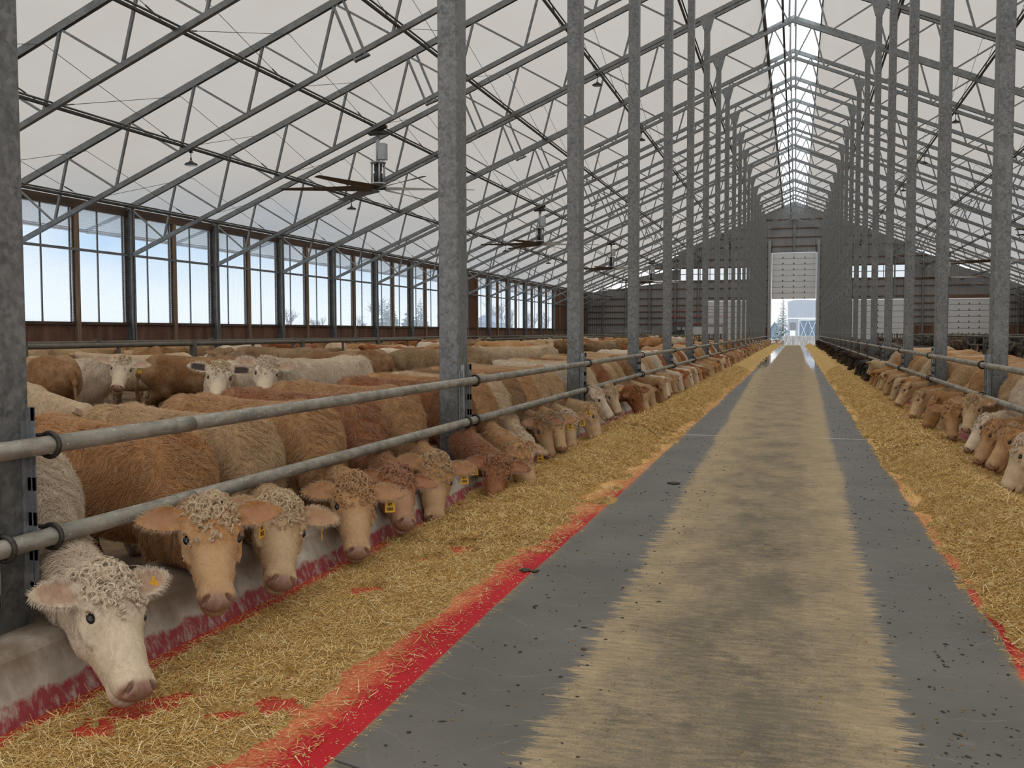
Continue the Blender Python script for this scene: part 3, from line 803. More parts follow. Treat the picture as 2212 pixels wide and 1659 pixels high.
b = MB(); b.box(-2.7, 2.7, -1.15, 1.15, 2.35, 2.42); b.box(-2.4, 2.4, -.8, .8, .7, .9); b.build('chassis', M['machine'], r)
for x in (-1.6, 1.2):
    for y in (-1.2, 1.2):
        b = MB(); b.torus((x, y, .45), (0, 1, 0), .34, .13, 18, 8); b.build('wheel', M['rubber'], r)
r = thing('red_frame', 'tall red painted steel frame standing behind the white wagon', 'frame', (-13.0, 123.5, 0))
for x in (-2.4, 0, .25, 2.4, 4.6, 4.85):
    b = MB(); b.beam((x, 0, -.13), (x, 0, 4.7), .12, .12); b.build('upright', M['red_steel'], r)
for z in (2.6, 3.6, 4.4):
    b = MB(); b.beam((-2.4, 0, z), (4.85, 0, z), .05, .06); b.build('crossbar', M['red_steel'], r)
r = thing('squeeze_chute', 'low dark grey cattle handling chute in the far left corner', 'chute', (-20.0, 119, 0))
for y in (-.5, .5):
    for z in (.3, .8, 1.3, 1.75):
        b = MB(); b.tube([(-3.4, y, z), (3.4, y, z)], .05, 6); b.build('rail', M['aisle_grey'], r)
    for x in (-3.4, -1.7, 0, 1.7, 3.4):
        b = MB(); b.beam((x, y, -.13), (x, y, 2.1), .09, .09); b.build('upright', M['aisle_grey'], r)
b = MB(); b.bbox(-2.0, .6, -.45, .45, -.1, 1.5, .05); b.build('chute_body', M['machine'], r)
# camera axes (yaw 16.17 deg left of the drive, 3.02 deg down)
def _axes(yaw, pitch, roll):
    f = np.array([-math.sin(yaw) * math.cos(pitch), math.cos(yaw) * math.cos(pitch), -math.sin(pitch)])
    r = np.array([math.cos(yaw), math.sin(yaw), 0.0]); u = np.cross(r, f); c, s = math.cos(roll), math.sin(roll)
    return np.array([c * r + s * u, -s * r + c * u, f])
CAMR = _axes(math.radians(16.174), math.radians(3.019), math.radians(-.129))
# ================================================================ CATTLE
# Every animal body is one continuous surface: an implicit shape (smoothly joined
# tapered limbs, trunk, neck, head, ears) meshed with surface nets.
def unit(v): v = np.asarray(v, float); return v / np.linalg.norm(v)

def axis_pts(lo, hi, fine, hf, hc):
    """non-uniform grid line: step hf inside `fine`, growing to hc outside"""
    xs = [fine[0]]
    while xs[-1] < fine[1]: xs.append(xs[-1] + hf)
    st = hf
    while xs[-1] < hi: st = min(st * 1.35, hc); xs.append(xs[-1] + st)
    ys = [fine[0]]; st = hf
    while ys[-1] > lo: st = min(st * 1.35, hc); ys.append(ys[-1] - st)
    return np.array(ys[:0:-1] + xs)

class Field:
    def __init__(s, ax): s.ax = ax; s.D = np.full([len(a) for a in ax], 9.0, np.float32)
    def block(s, lo, hi):
        sl = []
        for i in range(3):
            a = np.searchsorted(s.ax[i], lo[i]); b = np.searchsorted(s.ax[i], hi[i]); sl.append(slice(max(a - 1, 0), b + 1))
        X = s.ax[0][sl[0]][:, None, None]; Y = s.ax[1][sl[1]][None, :, None]; Z = s.ax[2][sl[2]][None, None, :]
        return tuple(sl), X, Y, Z
    def union(s, sl, d, k):
        a = s.D[sl]; h = np.maximum(k - np.abs(a - d), 0) / max(k, 1e-6)
        s.D[sl] = np.minimum(a, d) - h * h * k * .25
    def cut(s, sl, d, k):
        a = s.D[sl]; d = -d; h = np.maximum(k - np.abs(a - d), 0) / max(k, 1e-6)
        s.D[sl] = np.maximum(a, d) + h * h * k * .25
    def cone(s, a, b, ra, rb, k=.05):
        a = np.asarray(a, float); b = np.asarray(b, float); m = max(ra, rb) + k + .03
        sl, X, Y, Z = s.block(np.minimum(a, b) - m, np.maximum(a, b) + m)
        ba = b - a; L2 = ba @ ba + 1e-9
        px, py, pz = X - a[0], Y - a[1], Z - a[2]
        h = np.clip((px * ba[0] + py * ba[1] + pz * ba[2]) / L2, 0, 1)
        d = np.sqrt((px - h * ba[0]) ** 2 + (py - h * ba[1]) ** 2 + (pz - h * ba[2]) ** 2) - (ra + (rb - ra) * h)
        s.union(sl, d, k)
    def ell(s, c, A, r, k=.04, cut=False):
        c = np.asarray(c, float); A = np.asarray(A, float); r = np.asarray(r, float); m = r.max() + k + .03
        sl, X, Y, Z = s.block(c - m, c + m)
        px, py, pz = X - c[0], Y - c[1], Z - c[2]
        q = [px * A[i][0] + py * A[i][1] + pz * A[i][2] for i in range(3)]
        k0 = np.sqrt(sum((q[i] / r[i]) ** 2 for i in range(3))) + 1e-6
        k1 = np.sqrt(sum((q[i] / r[i] ** 2) ** 2 for i in range(3))) + 1e-6
        d = k0 * (k0 - 1) / k1
        (s.cut if cut else s.union)(sl, d, k)
    def trunk(s, prof, k=.08):
        xs = prof[0]; lo = (xs[0] - .1, -.5, 0.2); hi = (xs[-1] + .1, .5, 1.7)
        sl, X, Y, Z = s.block(lo, hi)
        x1 = s.ax[0][sl[0]]; xd = np.linspace(xs[0], xs[-1], 160)
        ker = np.hanning(19); ker /= ker.sum()
        def sm(p):
            v = np.interp(xd, xs, p); v = np.convolve(np.pad(v, 9, 'edge'), ker, 'valid'); return np.interp(x1, xd, v)[:, None, None]
        top, bot, w = sm(prof[1]), sm(prof[2]), sm(prof[3])
        c, h = (top + bot) / 2, (top - bot) / 2
        y = np.abs(Y) / w; z = np.abs(Z - c) / h; e = 2.35
        d = ((y ** e + z ** e) ** (1 / e) - 1) * np.minimum(w, h) * .85
        ex = np.maximum(np.maximum(xs[0] - x1, x1 - xs[-1]), 0)[:, None, None]
        s.union(sl, np.where(ex > 0, np.sqrt(np.maximum(d, 0) ** 2 + ex ** 2) + .0, d), k)
    def ear(s, E0, e, wv, tv, Le, We, T, k=.02):
        m = .06; pts = np.array([E0, E0 + e * Le])
        sl, X, Y, Z = s.block(pts.min(0) - We - m, pts.max(0) + We + m)
        px, py, pz = X - E0[0], Y - E0[1], Z - E0[2]
        l = px * e[0] + py * e[1] + pz * e[2]; w = px * wv[0] + py * wv[1] + pz * wv[2]; t_ = px * tv[0] + py * tv[1] + pz * tv[2]
        u = np.clip(l / Le, 0.001, .999)
        W = We * (np.sin(PI * u ** .86) ** .62 * .96 + .30 * (1 - u) ** 2 + .03)
        tt = t_ - .42 * w * w / We - .10 * Le * (u - .2) ** 2
        th = T * (1.35 - .6 * u)
        k0 = np.sqrt((w / W) ** 2 + (tt / th) ** 2)
        d = (k0 - 1) * th * .9
        d = np.maximum(d, np.maximum(l - Le, -l - .01))
        s.union(sl, d, k)
    def nets(s):
        D = s.D; ins = D < 0
        nx, ny, nz = D.shape
        c = np.zeros((nx - 1, ny - 1, nz - 1), np.uint8)
        for i in (0, 1):
            for j in (0, 1):
                for k in (0, 1): c += ins[i:nx - 1 + i, j:ny - 1 + j, k:nz - 1 + k]
        act = (c > 0) & (c < 8)
        I, J, K = np.nonzero(act); n = len(I)
        idx = np.full(act.shape, -1, np.int32); idx[I, J, K] = np.arange(n)
        acc = np.zeros((n, 3)); cnt = np.zeros(n)
        ax = s.ax
        for d in range(3):
            o = [0, 1, 2]; o.remove(d)
            for p in (0, 1):
                for q in (0, 1):
                    s0 = [0, 0, 0]; s0[o[0]] = p; s0[o[1]] = q; s1 = list(s0); s1[d] = 1
                    A = D[I + s0[0], J + s0[1], K + s0[2]]; B = D[I + s1[0], J + s1[1], K + s1[2]]
                    cr = (A < 0) != (B < 0)
                    t_ = np.where(cr, A / np.where(cr, A - B, 1), 0)
                    P0 = np.stack([ax[0][I + s0[0]], ax[1][J + s0[1]], ax[2][K + s0[2]]], 1); P1 = np.stack([ax[0][I + s1[0]], ax[1][J + s1[1]], ax[2][K + s1[2]]], 1)
                    acc += np.where(cr[:, None], P0 + (P1 - P0) * t_[:, None], 0); cnt += cr
        V = acc / np.maximum(cnt, 1)[:, None]
        Q = []
        for d in range(3):
            o = [0, 1, 2]; o.remove(d)
            sh = [nx, ny, nz]; a0 = [slice(None)] * 3; a1 = [slice(None)] * 3
            a0[d] = slice(0, sh[d] - 1); a1[d] = slice(1, sh[d])
            f = ins[tuple(a0)] != ins[tuple(a1)]
            g = np.nonzero(f)
            ok = (g[o[0]] > 0) & (g[o[1]] > 0) & (g[o[0]] < sh[o[0]] - 1) & (g[o[1]] < sh[o[1]] - 1)
            g = [x[ok] for x in g]; inside = ins[tuple(g)]
            def cell(p, q):
                h = [x.copy() for x in g]; h[o[0]] -= p; h[o[1]] -= q; return idx[tuple(h)]
            q4 = np.stack([cell(0, 0), cell(1, 0), cell(1, 1), cell(0, 1)], 1)
            flip = inside if d != 1 else ~inside
            q4[flip] = q4[flip][:, ::-1]
            Q.append(q4)
        Q = np.concatenate(Q); Q = Q[(Q >= 0).all(1)][:, ::-1]
        # relax a little
        for _ in range(1):
            acc = np.zeros_like(V); cn = np.zeros(len(V))
            for a in range(4):
                for b_ in (1, 3):
                    np.add.at(acc, Q[:, a], V[Q[:, (a + b_) % 4]]); np.add.at(cn, Q[:, a], 1)
            V = V * .6 + .4 * acc / np.maximum(cn, 1)[:, None]
        return V, Q

def sstep(x, a, b): t_ = np.clip((x - a) / (b - a), 0, 1); return t_ * t_ * (3 - 2 * t_)

TRUNK_X = [-1.62, -1.52, -1.32, -1.05, -.75, -.40, -.12, .08, .20, .27]
def cow_shape(H, P, N, n, K=None, earL=(0, 0), earR=(0, 0), hf=.008, hc=.03, pad=.30, lie=False, earsize=1.0, darkear=1.0):
    """H withers height; P poll, N muzzle, n face normal (all local); K neck way-point"""
    P, N = np.asarray(P, float), np.asarray(N, float)
    a = unit(N - P); L = np.linalg.norm(N - P); u = L / .5
    n = np.asarray(n, float); n = unit(n - a * (n @ a)); sv = np.cross(n, a)     # sv: the animal's left
    A = np.array([a, sv, n])
    def hp(x, t_, y=0.0): return P + u * (a * x + n * t_ + sv * y)
    lo = np.minimum(P, N) - pad * u; hi = np.maximum(P, N) + pad * u
    ax = [axis_pts(min(-1.75, lo[0]), max(.45, hi[0]), (lo[0], hi[0]), hf, hc), axis_pts(min(-.5, lo[1]), max(.5, hi[1]), (lo[1], hi[1]), hf, hc),
          axis_pts(min(-.06, lo[2]), max(H + .2, hi[2]), (lo[2], hi[2]), hf, hc)]
    F = Field(ax)
    dz = H - 1.17
    top = np.array([1.00, 1.11, 1.185, 1.19, 1.165, 1.155, 1.17, 1.09, .98, .90]) + dz
    bot = np.array([.80, .68, .57, .53, .48, .44, .46, .52, .60, .70]) + dz
    if lie: bot = np.maximum(bot - .12, .0)
    wid = np.array([.11, .21, .265, .285, .325, .315, .265, .215, .16, .08])
    F.trunk((TRUNK_X, top, bot, wid))
    for s_ in (-1, 1):
        F.ell((-.02, s_ * .17, H - .32), np.eye(3), (.20, .12, .28), .09)       # shoulder
        F.ell((-1.28, s_ * .15, H - .27), np.eye(3), (.24, .14, .30), .09)      # rump
        F.ell((-1.12, s_ * .20, H - .07), np.eye(3), (.07, .06, .05), .06)      # hook bone
        if not lie:
            F.cone((-.02, s_ * .16, H - .45), (.02, s_ * .17, .52), .12, .075, .06); F.cone((.02, s_ * .17, .52), (.03, s_ * .16, .30), .07, .05, .03)
            F.cone((.03, s_ * .16, .30), (.0, s_ * .16, .09), .048, .036, .02); F.cone((.0, s_ * .16, .09), (.05, s_ * .16, .025), .045, .055, .02)
            F.cone((-1.28, s_ * .16, H - .35), (-1.14, s_ * .19, .62), .19, .12, .08); F.cone((-1.14, s_ * .19, .62), (-1.44, s_ * .17, .43), .11, .055, .05)
            F.cone((-1.44, s_ * .17, .43), (-1.40, s_ * .16, .11), .05, .038, .03); F.cone((-1.40, s_ * .16, .11), (-1.34, s_ * .16, .025), .045, .055, .02)
        else:
            F.cone((-.1, s_ * .25, .28), (.25, s_ * .22, .10), .10, .06, .06); F.cone((.25, s_ * .22, .10), (.02, s_ * .20, .05), .05, .05, .03)
            F.cone((-1.25, s_ * .22, .35), (-.85, s_ * .34, .16), .17, .10, .08); F.cone((-.85, s_ * .34, .16), (-1.2, s_ * .38, .06), .07, .05, .04)
    F.cone((-1.60, 0, H - .12), (-1.68, 0, H - .32), .035, .03, .04); F.cone((-1.68, 0, H - .32), (-1.70, 0, max(H - .75, .1)), .03, .022, .03); F.cone((-1.70, 0, max(H - .75, .1)), (-1.70, 0, max(H - .9, .06)), .035, .045, .03)
    # neck: crest, middle and throat run through the way-point
    def run(p0, k_, p1, r0, rk, r1, kk=.09):
        if K is None: F.cone(p0, p1, r0, r1, kk)
        else: F.cone(p0, k_, r0, rk, kk); F.cone(k_, p1, rk, r1, kk)
    Kv = np.zeros(3) if K is None else np.asarray(K, float)
    run((-.08, 0, H - .11), Kv + (0, 0, .07), hp(.04, -.07), .105, .095, .08 * u)
    run((.0, 0, H - .32), Kv + (0, 0, .0), hp(.07, -.12), .20, .145, .10 * u)
    run((.14, 0, H - .52), Kv + (0, 0, -.06), hp(.13, -.19), .16, .105, .06 * u)
    # head
    e = F.ell
    e(hp(.07, -.075), A, np.array((.105, .116, .100)) * u, .05)
    e(hp(.15, -.062), A, np.array((.13, .124, .088)) * u, .04)
    F.cone(hp(.15, -.07), hp(.415, -.066), .092 * u, .056 * u, .04)
    e(hp(.29, -.095), A, np.array((.16, .083, .082)) * u, .04)
    for s_ in (-1, 1): e(hp(.155, -.14, s_ * .052), A, np.array((.12, .05, .09)) * u, .04)
    F.cone(hp(.14, -.195), hp(.42, -.145), .05 * u, .042 * u, .05)
    e(hp(.440, -.080), A, np.array((.058, .076, .064)) * u, .03)
    e(hp(.474, -.070), A, np.array((.032, .061, .043)) * u, .02)
    e(hp(.428, -.146), A, np.array((.058, .056, .040)) * u, .02)
    e(hp(.015, -.045), A, np.array((.06, .075, .055)) * u, .05)
    for s_ in (-1, 1):
        e(hp(.150, -.018, s_ * .092), A, np.array((.046, .028, .020)) * u, .022)           # brow
        e(hp(.215, -.085, s_ * .098), A, np.array((.05, .02, .015)) * u, .03)              # cheek bone under the eye
        e(hp(.468, -.055, s_ * .046), A, np.array((.030, .022, .028)) * u, .015)           # nostril wing
    for s_ in (-1, 1):
        e(hp(.185, -.024, s_ * .112), A, np.array((.027, .019, .015)) * u, .010, cut=True)
        # comma-shaped nostrils at the upper corners of the muzzle, mouth corners below
        q1 = unit(a * .75 + sv * s_ * .62 - n * .2); q2 = unit(np.cross(n, q1)); q3 = np.cross(q1, q2)
        e(hp(.480, -.036, s_ * .045), (q1, q2, q3), np.array((.022, .0105, .036)) * u, .005, cut=True)
        e(hp(.492, -.056, s_ * .058), (q1, q2, q3), np.array((.014, .009, .028)) * u, .005, cut=True)
    e(hp(.470, -.122), A, np.array((.050, .080, .008)) * u, .008, cut=True)               # mouth line
    ears = []
    for s_, (dr, fw) in ((1, earL), (-1, earR)):
        E0 = hp(.050, -.058, s_ * .088)
        ed = unit(sv * s_ + a * dr + n * fw); wv = unit(a - ed * (a @ ed)); tv = np.cross(ed, wv) * s_
        tv = unit(tv * (1 if tv @ n > 0 else -1) + a * .25); tv = unit(tv - ed * (tv @ ed)); wv = np.cross(tv, ed)
        Le, We, T = .205 * u * earsize, .056 * u * earsize, max(.0085 * u, hf * 1.05)
        F.cone(E0, E0 + ed * .05 * u, .036 * u, .026 * u, .03)
        F.ear(E0 + ed * .015, ed, wv, tv, Le, We, T, .018)
        ears.append((E0, ed, wv, tv, Le, We))
    V, Q = F.nets()
    # colour masks
    r = V - P; x, y, t_ = r @ a / u, r @ sv / u, r @ n / u
    near = (np.abs(y) < .2) & (x > -.1) & (t_ > -.3) & (t_ < .12)
    muz = sstep(x, .455, .478) * sstep(t_, -.125, -.108) + .55 * sstep(x, .435, .46) * (1 - sstep(t_, -.125, -.108))
    pale = np.maximum(sstep(x, .16, .30) * (1 - .25 * sstep(np.abs(y), .05, .09)), (1 - sstep(np.sqrt((x - .18) ** 2 + (t_ + .06) ** 2), .03, .05)) * sstep(np.abs(y), .08, .1))
    muz = np.where(near, muz, 0); pale = np.where(near, pale, 0)
    inn = np.zeros(len(V))
    for E0, ed, wv, tv, Le, We in ears:
        q = V - E0; l, w, tq = q @ ed / Le, q @ wv / We, q @ tv - .42 * (q @ wv) ** 2 / We - .10 * Le * (q @ ed / Le - .2) ** 2
        inn = np.maximum(inn, sstep(l, .18, .3) * (1 - sstep(l, .82, .98)) * (1 - sstep(np.abs(w), .5, .85)) * (tq > .001) * (np.abs(tq) < .03) * darkear)
    eyes = [hp(.184, -.031, s_ * .1030) for s_ in (1, -1)]
    return dict(V=V, Q=Q, mask=np.stack([muz, pale, inn, 1 - sstep(V @ [1, 0, 0], .05, .3)], 1), eyes=eyes, u=u, ears=ears, P=P, a=a, n=n, s=sv, hp=hp, H=H)

def cow_mesh(sh, name):
    me = raw_mesh(name, sh['V'], sh['Q'], True)
    ca = me.color_attributes.new('mask', 'FLOAT_COLOR', 'POINT'); ca.data.foreach_set('color', sh['mask'].astype(np.float32).ravel())
    me.materials.append(M['coat']); return me

EYE = None
def eye_mesh():
    global EYE
    if EYE is None:
        b = MB(); b.lathe([(math.sin(PI * i / 10), -math.cos(PI * i / 10)) for i in range(11)], n=14)
        EYE = bpy.data.meshes.new('eye'); EYE.from_pydata(b.v, [], b.f); EYE.polygons.foreach_set('use_smooth', [True] * len(b.f)); EYE.materials.append(M['eye'])
    return EYE

# smooth pseudo noise for combing the coat
_W = RNG.normal(size=(8, 3)); _P = RNG.uniform(0, 6.28, 8)
def wob(p, f): return np.sin(p @ (_W.T * f) + _P)[:, :].dot(np.array([1, -.8, .7, -.6, .9, -.7, .6, .8])) / 2.2

def hair_obj(name, parent, roots, dirs, length, rad, npts=5, curl=0.0, turns=1.6, color=(1, 1, 1, 1), side=None):
    n = len(roots)
    if n == 0: return None
    hc = bpy.data.hair_curves.new(name); hc.add_curves([npts] * n)
    tt = np.linspace(0, 1, npts)[None, :, None]
    L = length[:, None, None]
    dirs = dirs / np.linalg.norm(dirs, axis=1, keepdims=True)
    droop = np.array([0, 0, -1.0])[None, None]
    pos = roots[:, None] + dirs[:, None] * L * tt + droop * L * .22 * tt ** 2
    if curl > 0:
        ref = np.cross(dirs, RNG.normal(size=(n, 3))); ref /= np.linalg.norm(ref, axis=1, keepdims=True) + 1e-9; o2 = np.cross(dirs, ref)
        ph = RNG.uniform(0, 6.28, n)[:, None, None]; an = ph + tt * 2 * PI * turns
        R = curl * L * np.minimum(tt * 2.2, 1)
        pos = pos + ref[:, None] * np.cos(an) * R + o2[:, None] * np.sin(an) * R
    hc.attributes['position'].data.foreach_set('vector', pos.astype(np.float32).ravel())
    ra = hc.attributes.get('radius') or hc.attributes.new('radius', 'FLOAT', 'POINT')
    rr = np.broadcast_to(rad * (1.05 - .75 * tt[:, :, 0]), (n, npts)).astype(np.float32)
    ra.data.foreach_set('value', rr.ravel())
    o = bpy.data.objects.new(name, hc); o.color = color; hc.materials.append(M['hair']); link(o, parent); return o

def lock_obj(name, parent, roots, dirs, length, per, rad, curl, color, npts=11):
    n = len(roots); dirs = dirs / np.linalg.norm(dirs, axis=1, keepdims=True)
    ref = np.cross(dirs, RNG.normal(size=(n, 3))); ref /= np.linalg.norm(ref, axis=1, keepdims=True) + 1e-9; o2 = np.cross(dirs, ref)
    tt = np.linspace(0, 1, npts)[None, :, None]; ph = RNG.uniform(0, 6.28, n)[:, None, None]; turns = RNG.uniform(.9, 1.7, n)[:, None, None] * np.where(RNG.uniform(size=n) < .5, -1, 1)[:, None, None]
    L = length[:, None, None]; an = ph + tt * 2 * PI * turns; R = curl * L * np.minimum(tt * 2.5, 1) * (1.1 - .4 * tt)
    guide = dirs[:, None] * L * tt * .8 + ref[:, None] * (np.cos(an) - np.cos(ph) * (1 - tt)) * R + o2[:, None] * (np.sin(an) - np.sin(ph) * (1 - tt)) * R + np.array([0, 0, -1.0]) * L * .25 * tt ** 2
    hc = bpy.data.hair_curves.new(name); hc.add_curves([npts] * (n * per))
    off = RNG.normal(0, 1, (n, per, 3)) * .0042
    pos = roots[:, None, None] + off[:, :, None] * (1.25 - .75 * tt[None]) + guide[:, None] * RNG.uniform(.88, 1.08, (n, per, 1, 1))
    pos = pos - (dirs * .004)[:, None, None]
    hc.attributes['position'].data.foreach_set('vector', pos.astype(np.float32).ravel())
    ra = hc.attributes.get('radius') or hc.attributes.new('radius', 'FLOAT', 'POINT')
    ra.data.foreach_set('value', np.broadcast_to(rad * (1.05 - .6 * tt[:, :, 0]), (n * per, npts)).astype(np.float32).ravel())
    o = bpy.data.objects.new(name, hc); o.color = color; hc.materials.append(M['hair']); link(o, parent); return o

def mesh_samples(V, Q, n, keep):
    """n points on the quads for which keep() is true, area weighted"""
    A, B, Cc, Dd = (V[Q[:, i]] for i in range(4))
    nr = np.cross(Cc - A, Dd - B); ar = np.linalg.norm(nr, axis=1) / 2; nr = nr / (2 * ar[:, None] + 1e-12)
    ce = (A + B + Cc + Dd) / 4
    w = ar * keep(ce, nr)
    if w.sum() <= 0: return np.zeros((0, 3)), np.zeros((0, 3))
    f = RNG.choice(len(Q), n, p=w / w.sum())
    s_, t_ = RNG.uniform(0, 1, (2, n, 1))
    p = (A[f] * (1 - s_) + B[f] * s_) * (1 - t_) + (Dd[f] * (1 - s_) + Cc[f] * s_) * t_
    return p, nr[f]

def groom(sh, root, nbody, ncurl, color, R, curlcol=None, seed=0, curly=.28, clen=.06, shag=1.0, facecol=None):
    """combed winter coat, curly poll and ear fringe as real strands; R rotates local to world for the view test"""
    V, Q = sh['V'], sh['Q']; u, P, a, n, s = sh['u'], sh['P'], sh['a'], sh['n'], sh['s']
    def hx(p): r = p - P; return r @ a / u, r @ s / u, r @ n / u
    inner = sh['mask'][:, 2][Q].mean(1)
    mzz = sh['mask'][:, 0][Q].mean(1)
    def keepbody(c, nr):
        x, y, t_ = hx(c); head = (x > -.03) & (np.abs(y) < .33) & (t_ > -.30) & (t_ < .2)
        w = np.where(head, .45 * (mzz < .1) * (inner < .3), 1.0)
        w = w * (c[:, 0] > -1.45) * (c[:, 2] > .30) * ((nr @ R[1] < .35) | (nr[:, 2] > .3))
        return w * np.where(c[:, 0] < -.7, .6, 1)
    p, nr = mesh_samples(V, Q, nbody, keepbody)
    x, y, t_ = hx(p); head = (x > -.03) & (np.abs(y) < .33) & (t_ > -.30) & (t_ < .2)
    flow = np.where(head[:, None], a * .75 + np.sign(y)[:, None] * s * .45 - n * .35, np.array([-.55, 0, -.75]))
    flow = flow + np.stack([wob(p, 14), wob(p + 5, 14), wob(p + 9, 14)], 1) * .50 + np.stack([wob(p, 52), wob(p + 5, 52), wob(p + 9, 52)], 1) * .42 + RNG.normal(0, .07, p.shape)
    flow = flow - nr * (flow * nr).sum(1, keepdims=True)
    d = flow / (np.linalg.norm(flow, axis=1, keepdims=True) + 1e-9) + nr * np.where(head, .10, .30)[:, None]
    ln = np.where(head, .013, .042) * RNG.uniform(.6, 1.3, len(p)) * shag
    crest = (~head) & (nr[:, 2] > .55); ln = np.where(crest, ln * 1.25, ln); d[crest] += np.array([0, 0, .35])
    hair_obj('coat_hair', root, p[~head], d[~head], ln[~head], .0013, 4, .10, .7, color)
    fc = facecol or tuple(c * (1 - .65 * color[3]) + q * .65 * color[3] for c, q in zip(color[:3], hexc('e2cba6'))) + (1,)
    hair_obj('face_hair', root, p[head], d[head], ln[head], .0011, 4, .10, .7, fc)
    # curls on the poll and forehead: locks of strands that share one curl
    def keepcurl(c, nr):
        x, y, t_ = hx(c); return ((x > -.05) & (x < .235) & (np.abs(y) < .115) & (t_ > -.12)) * (nr @ n > -.1) * np.clip(1.25 - np.clip(x, 0, 1) * 5.0, .12, 1) * np.clip(1.5 - np.abs(y) / .075, .15, 1)
    per = 14; nl = max(ncurl // per, 6)
    p, nr = mesh_samples(V, Q, nl, keepcurl)
    if len(p):
        x, y, t_ = hx(p)
        cl = np.stack([wob(p, 26), wob(p + 3, 26), wob(p + 7, 26)], 1)
        d = nr * .75 + a * .8 + cl * .7 + RNG.normal(0, .25, p.shape)
        ln = clen * RNG.uniform(.7, 1.25, nl) * np.clip(1.12 - x * 3.0, .42, 1.1)
        lock_obj('curly_forelock', root, p, d, ln, per, .0015, curly, curlcol or color)
    # long fringe round the ears
    R_, D_ = [], []
    for E0, ed, wv, tv, Le, We in sh['ears']:
        q = (V - E0); l, w = q @ ed / Le, q @ wv / We
        W = np.sin(PI * np.clip(l, .001, .999) ** .86) ** .62
        m = (l > .12) & (l < 1.05) & (np.abs(q @ tv) < .05) & ((np.abs(w) > .72 * W) | (l > .9)) & (np.abs(w) < 1.6)
        ii = np.nonzero(m)[0]
        if len(ii) == 0: continue
        ii = RNG.choice(ii, max(200, ncurl // 3)); R_.append(V[ii]); D_.append(wv * np.sign(w[ii])[:, None] * .8 + ed * (.35 + l[ii][:, None] * .5) + RNG.normal(0, .25, (len(ii), 3)))
    if R_:
        R_, D_ = np.concatenate(R_), np.concatenate(D_)
        lc = tuple(min(1, c * .72 + .17) for c in color[:3]) + (1,)
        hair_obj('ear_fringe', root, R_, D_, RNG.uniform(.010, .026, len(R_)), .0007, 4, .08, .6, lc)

# ear tags -----------------------------------------------------------------
def text_mesh(s, size):
    cu = bpy.data.curves.new('ink', 'FONT'); cu.body = s; cu.size = size; cu.align_x = 'CENTER'; cu.align_y = 'CENTER'; cu.extrude = .0004; cu.resolution_u = 2; cu.offset = .0012
    o = bpy.data.objects.new('tmp', cu); COL.objects.link(o)
    dg = bpy.context.evaluated_depsgraph_get(); me = bpy.data.meshes.new_from_object(o.evaluated_get(dg))
    bpy.data.objects.remove(o); bpy.data.curves.remove(cu)
    me.materials.clear(); me.materials.append(M['ink']); return me
TAGM = {}
def tag_obj(parent, pos, facing, lines, cream=False, sc=1.0, roll=0.0):
    """flag-shaped plastic tag with neck; facing = outward normal in parent space"""
    key = cream
    if key not in TAGM:
        b = MB()
        out = [(-.012, .042), (-.007, .012), (-.026, .000), (-.037, -.014), (-.039, -.085), (-.034, -.089), (.034, -.089), (.039, -.085), (.037, -.014), (.026, .000), (.007, .012), (.012, .042)]
        if cream: out = [(x * .95, y * .9) for x, y in out]
        b.prism([(x, -.0015, z) for x, z in out[::-1]], (0, .003, 0)); b.lathe([(0, .0), (.010, .0), (.010, .004), (0, .005)], (0, 0, 0), 10)
        o = b.build('ear_tag', M['tag_cream' if cream else 'tag_yellow']); TAGM[key] = o.data; bpy.data.objects.remove(o)
    o = bpy.data.objects.new('ear_tag', TAGM[key]); link(o, parent); o['label'] = 'pale ear tag' if cream else 'yellow ear tag'
    f = unit(facing); f = np.array([f[0], f[1], 0]) if abs(f[2]) < .95 else np.array([0, -1, 0]); f = unit(f)
    yv = -f; xv = unit(np.cross(yv, [0, 0, 1])); zv = np.cross(xv, yv)
    c_, s_ = math.cos(roll), math.sin(roll); xv, zv = xv * c_ + zv * s_, zv * c_ - xv * s_
    o.matrix_local = Matrix([[xv[0] * sc, yv[0] * sc, zv[0] * sc, pos[0]], [xv[1] * sc, yv[1] * sc, zv[1] * sc, pos[1]], [xv[2] * sc, yv[2] * sc, zv[2] * sc, pos[2]], [0, 0, 0, 1]])
    for i, s in enumerate(lines):
        t_ = bpy.data.objects.new('tag_number', text_mesh(s, .034)); link(t_, o)
        z = (-.028, -.064)[i] if len(lines) == 2 else -.046
        t_.location = (0, -.0022, z); t_.rotation_euler = (PI / 2, 0, 0)
    return o

def add_eyes(sh, root):
    u = sh['u']
    for e_ in sh['eyes']:
        o = bpy.data.objects.new('eye', eye_mesh()); link(o, root)
        ax_ = (sh['a'] * .0225 * u, sh['s'] * .0165 * u, sh['n'] * .0140 * u)
        o.matrix_local = Matrix([[ax_[0][k], ax_[1][k], ax_[2][k], e_[k]] for k in range(3)] + [[0, 0, 0, 1]])

def put_cow(sh, me, name, label, color, loc, rz, group=None, eyes=True):
    root = bpy.data.objects.new(name, me); link(root); root.color = color; root.location = loc; root.rotation_euler = (0, 0, rz)
    tag(root, label, 'cow', group)
    if eyes: add_eyes(sh, root)
    return root

COLS = dict(white=hexc('d6c6b0'), cream=hexc('cbb392'), buff=hexc('b99870'), tan=hexc('b28453'), gold=hexc('ae7942'), red=hexc('965a32'), dark=hexc('85502f'), brown=hexc('8d6742'), mud=hexc('8c7252'),
            black=(.022, .018, .016), bay=(.05, .026, .016))
def col4(k, j=0.0, pale=.6):
    c = COLS[k]; f = 1 + j; return (c[0] * f, c[1] * f, c[2] * f, pale)
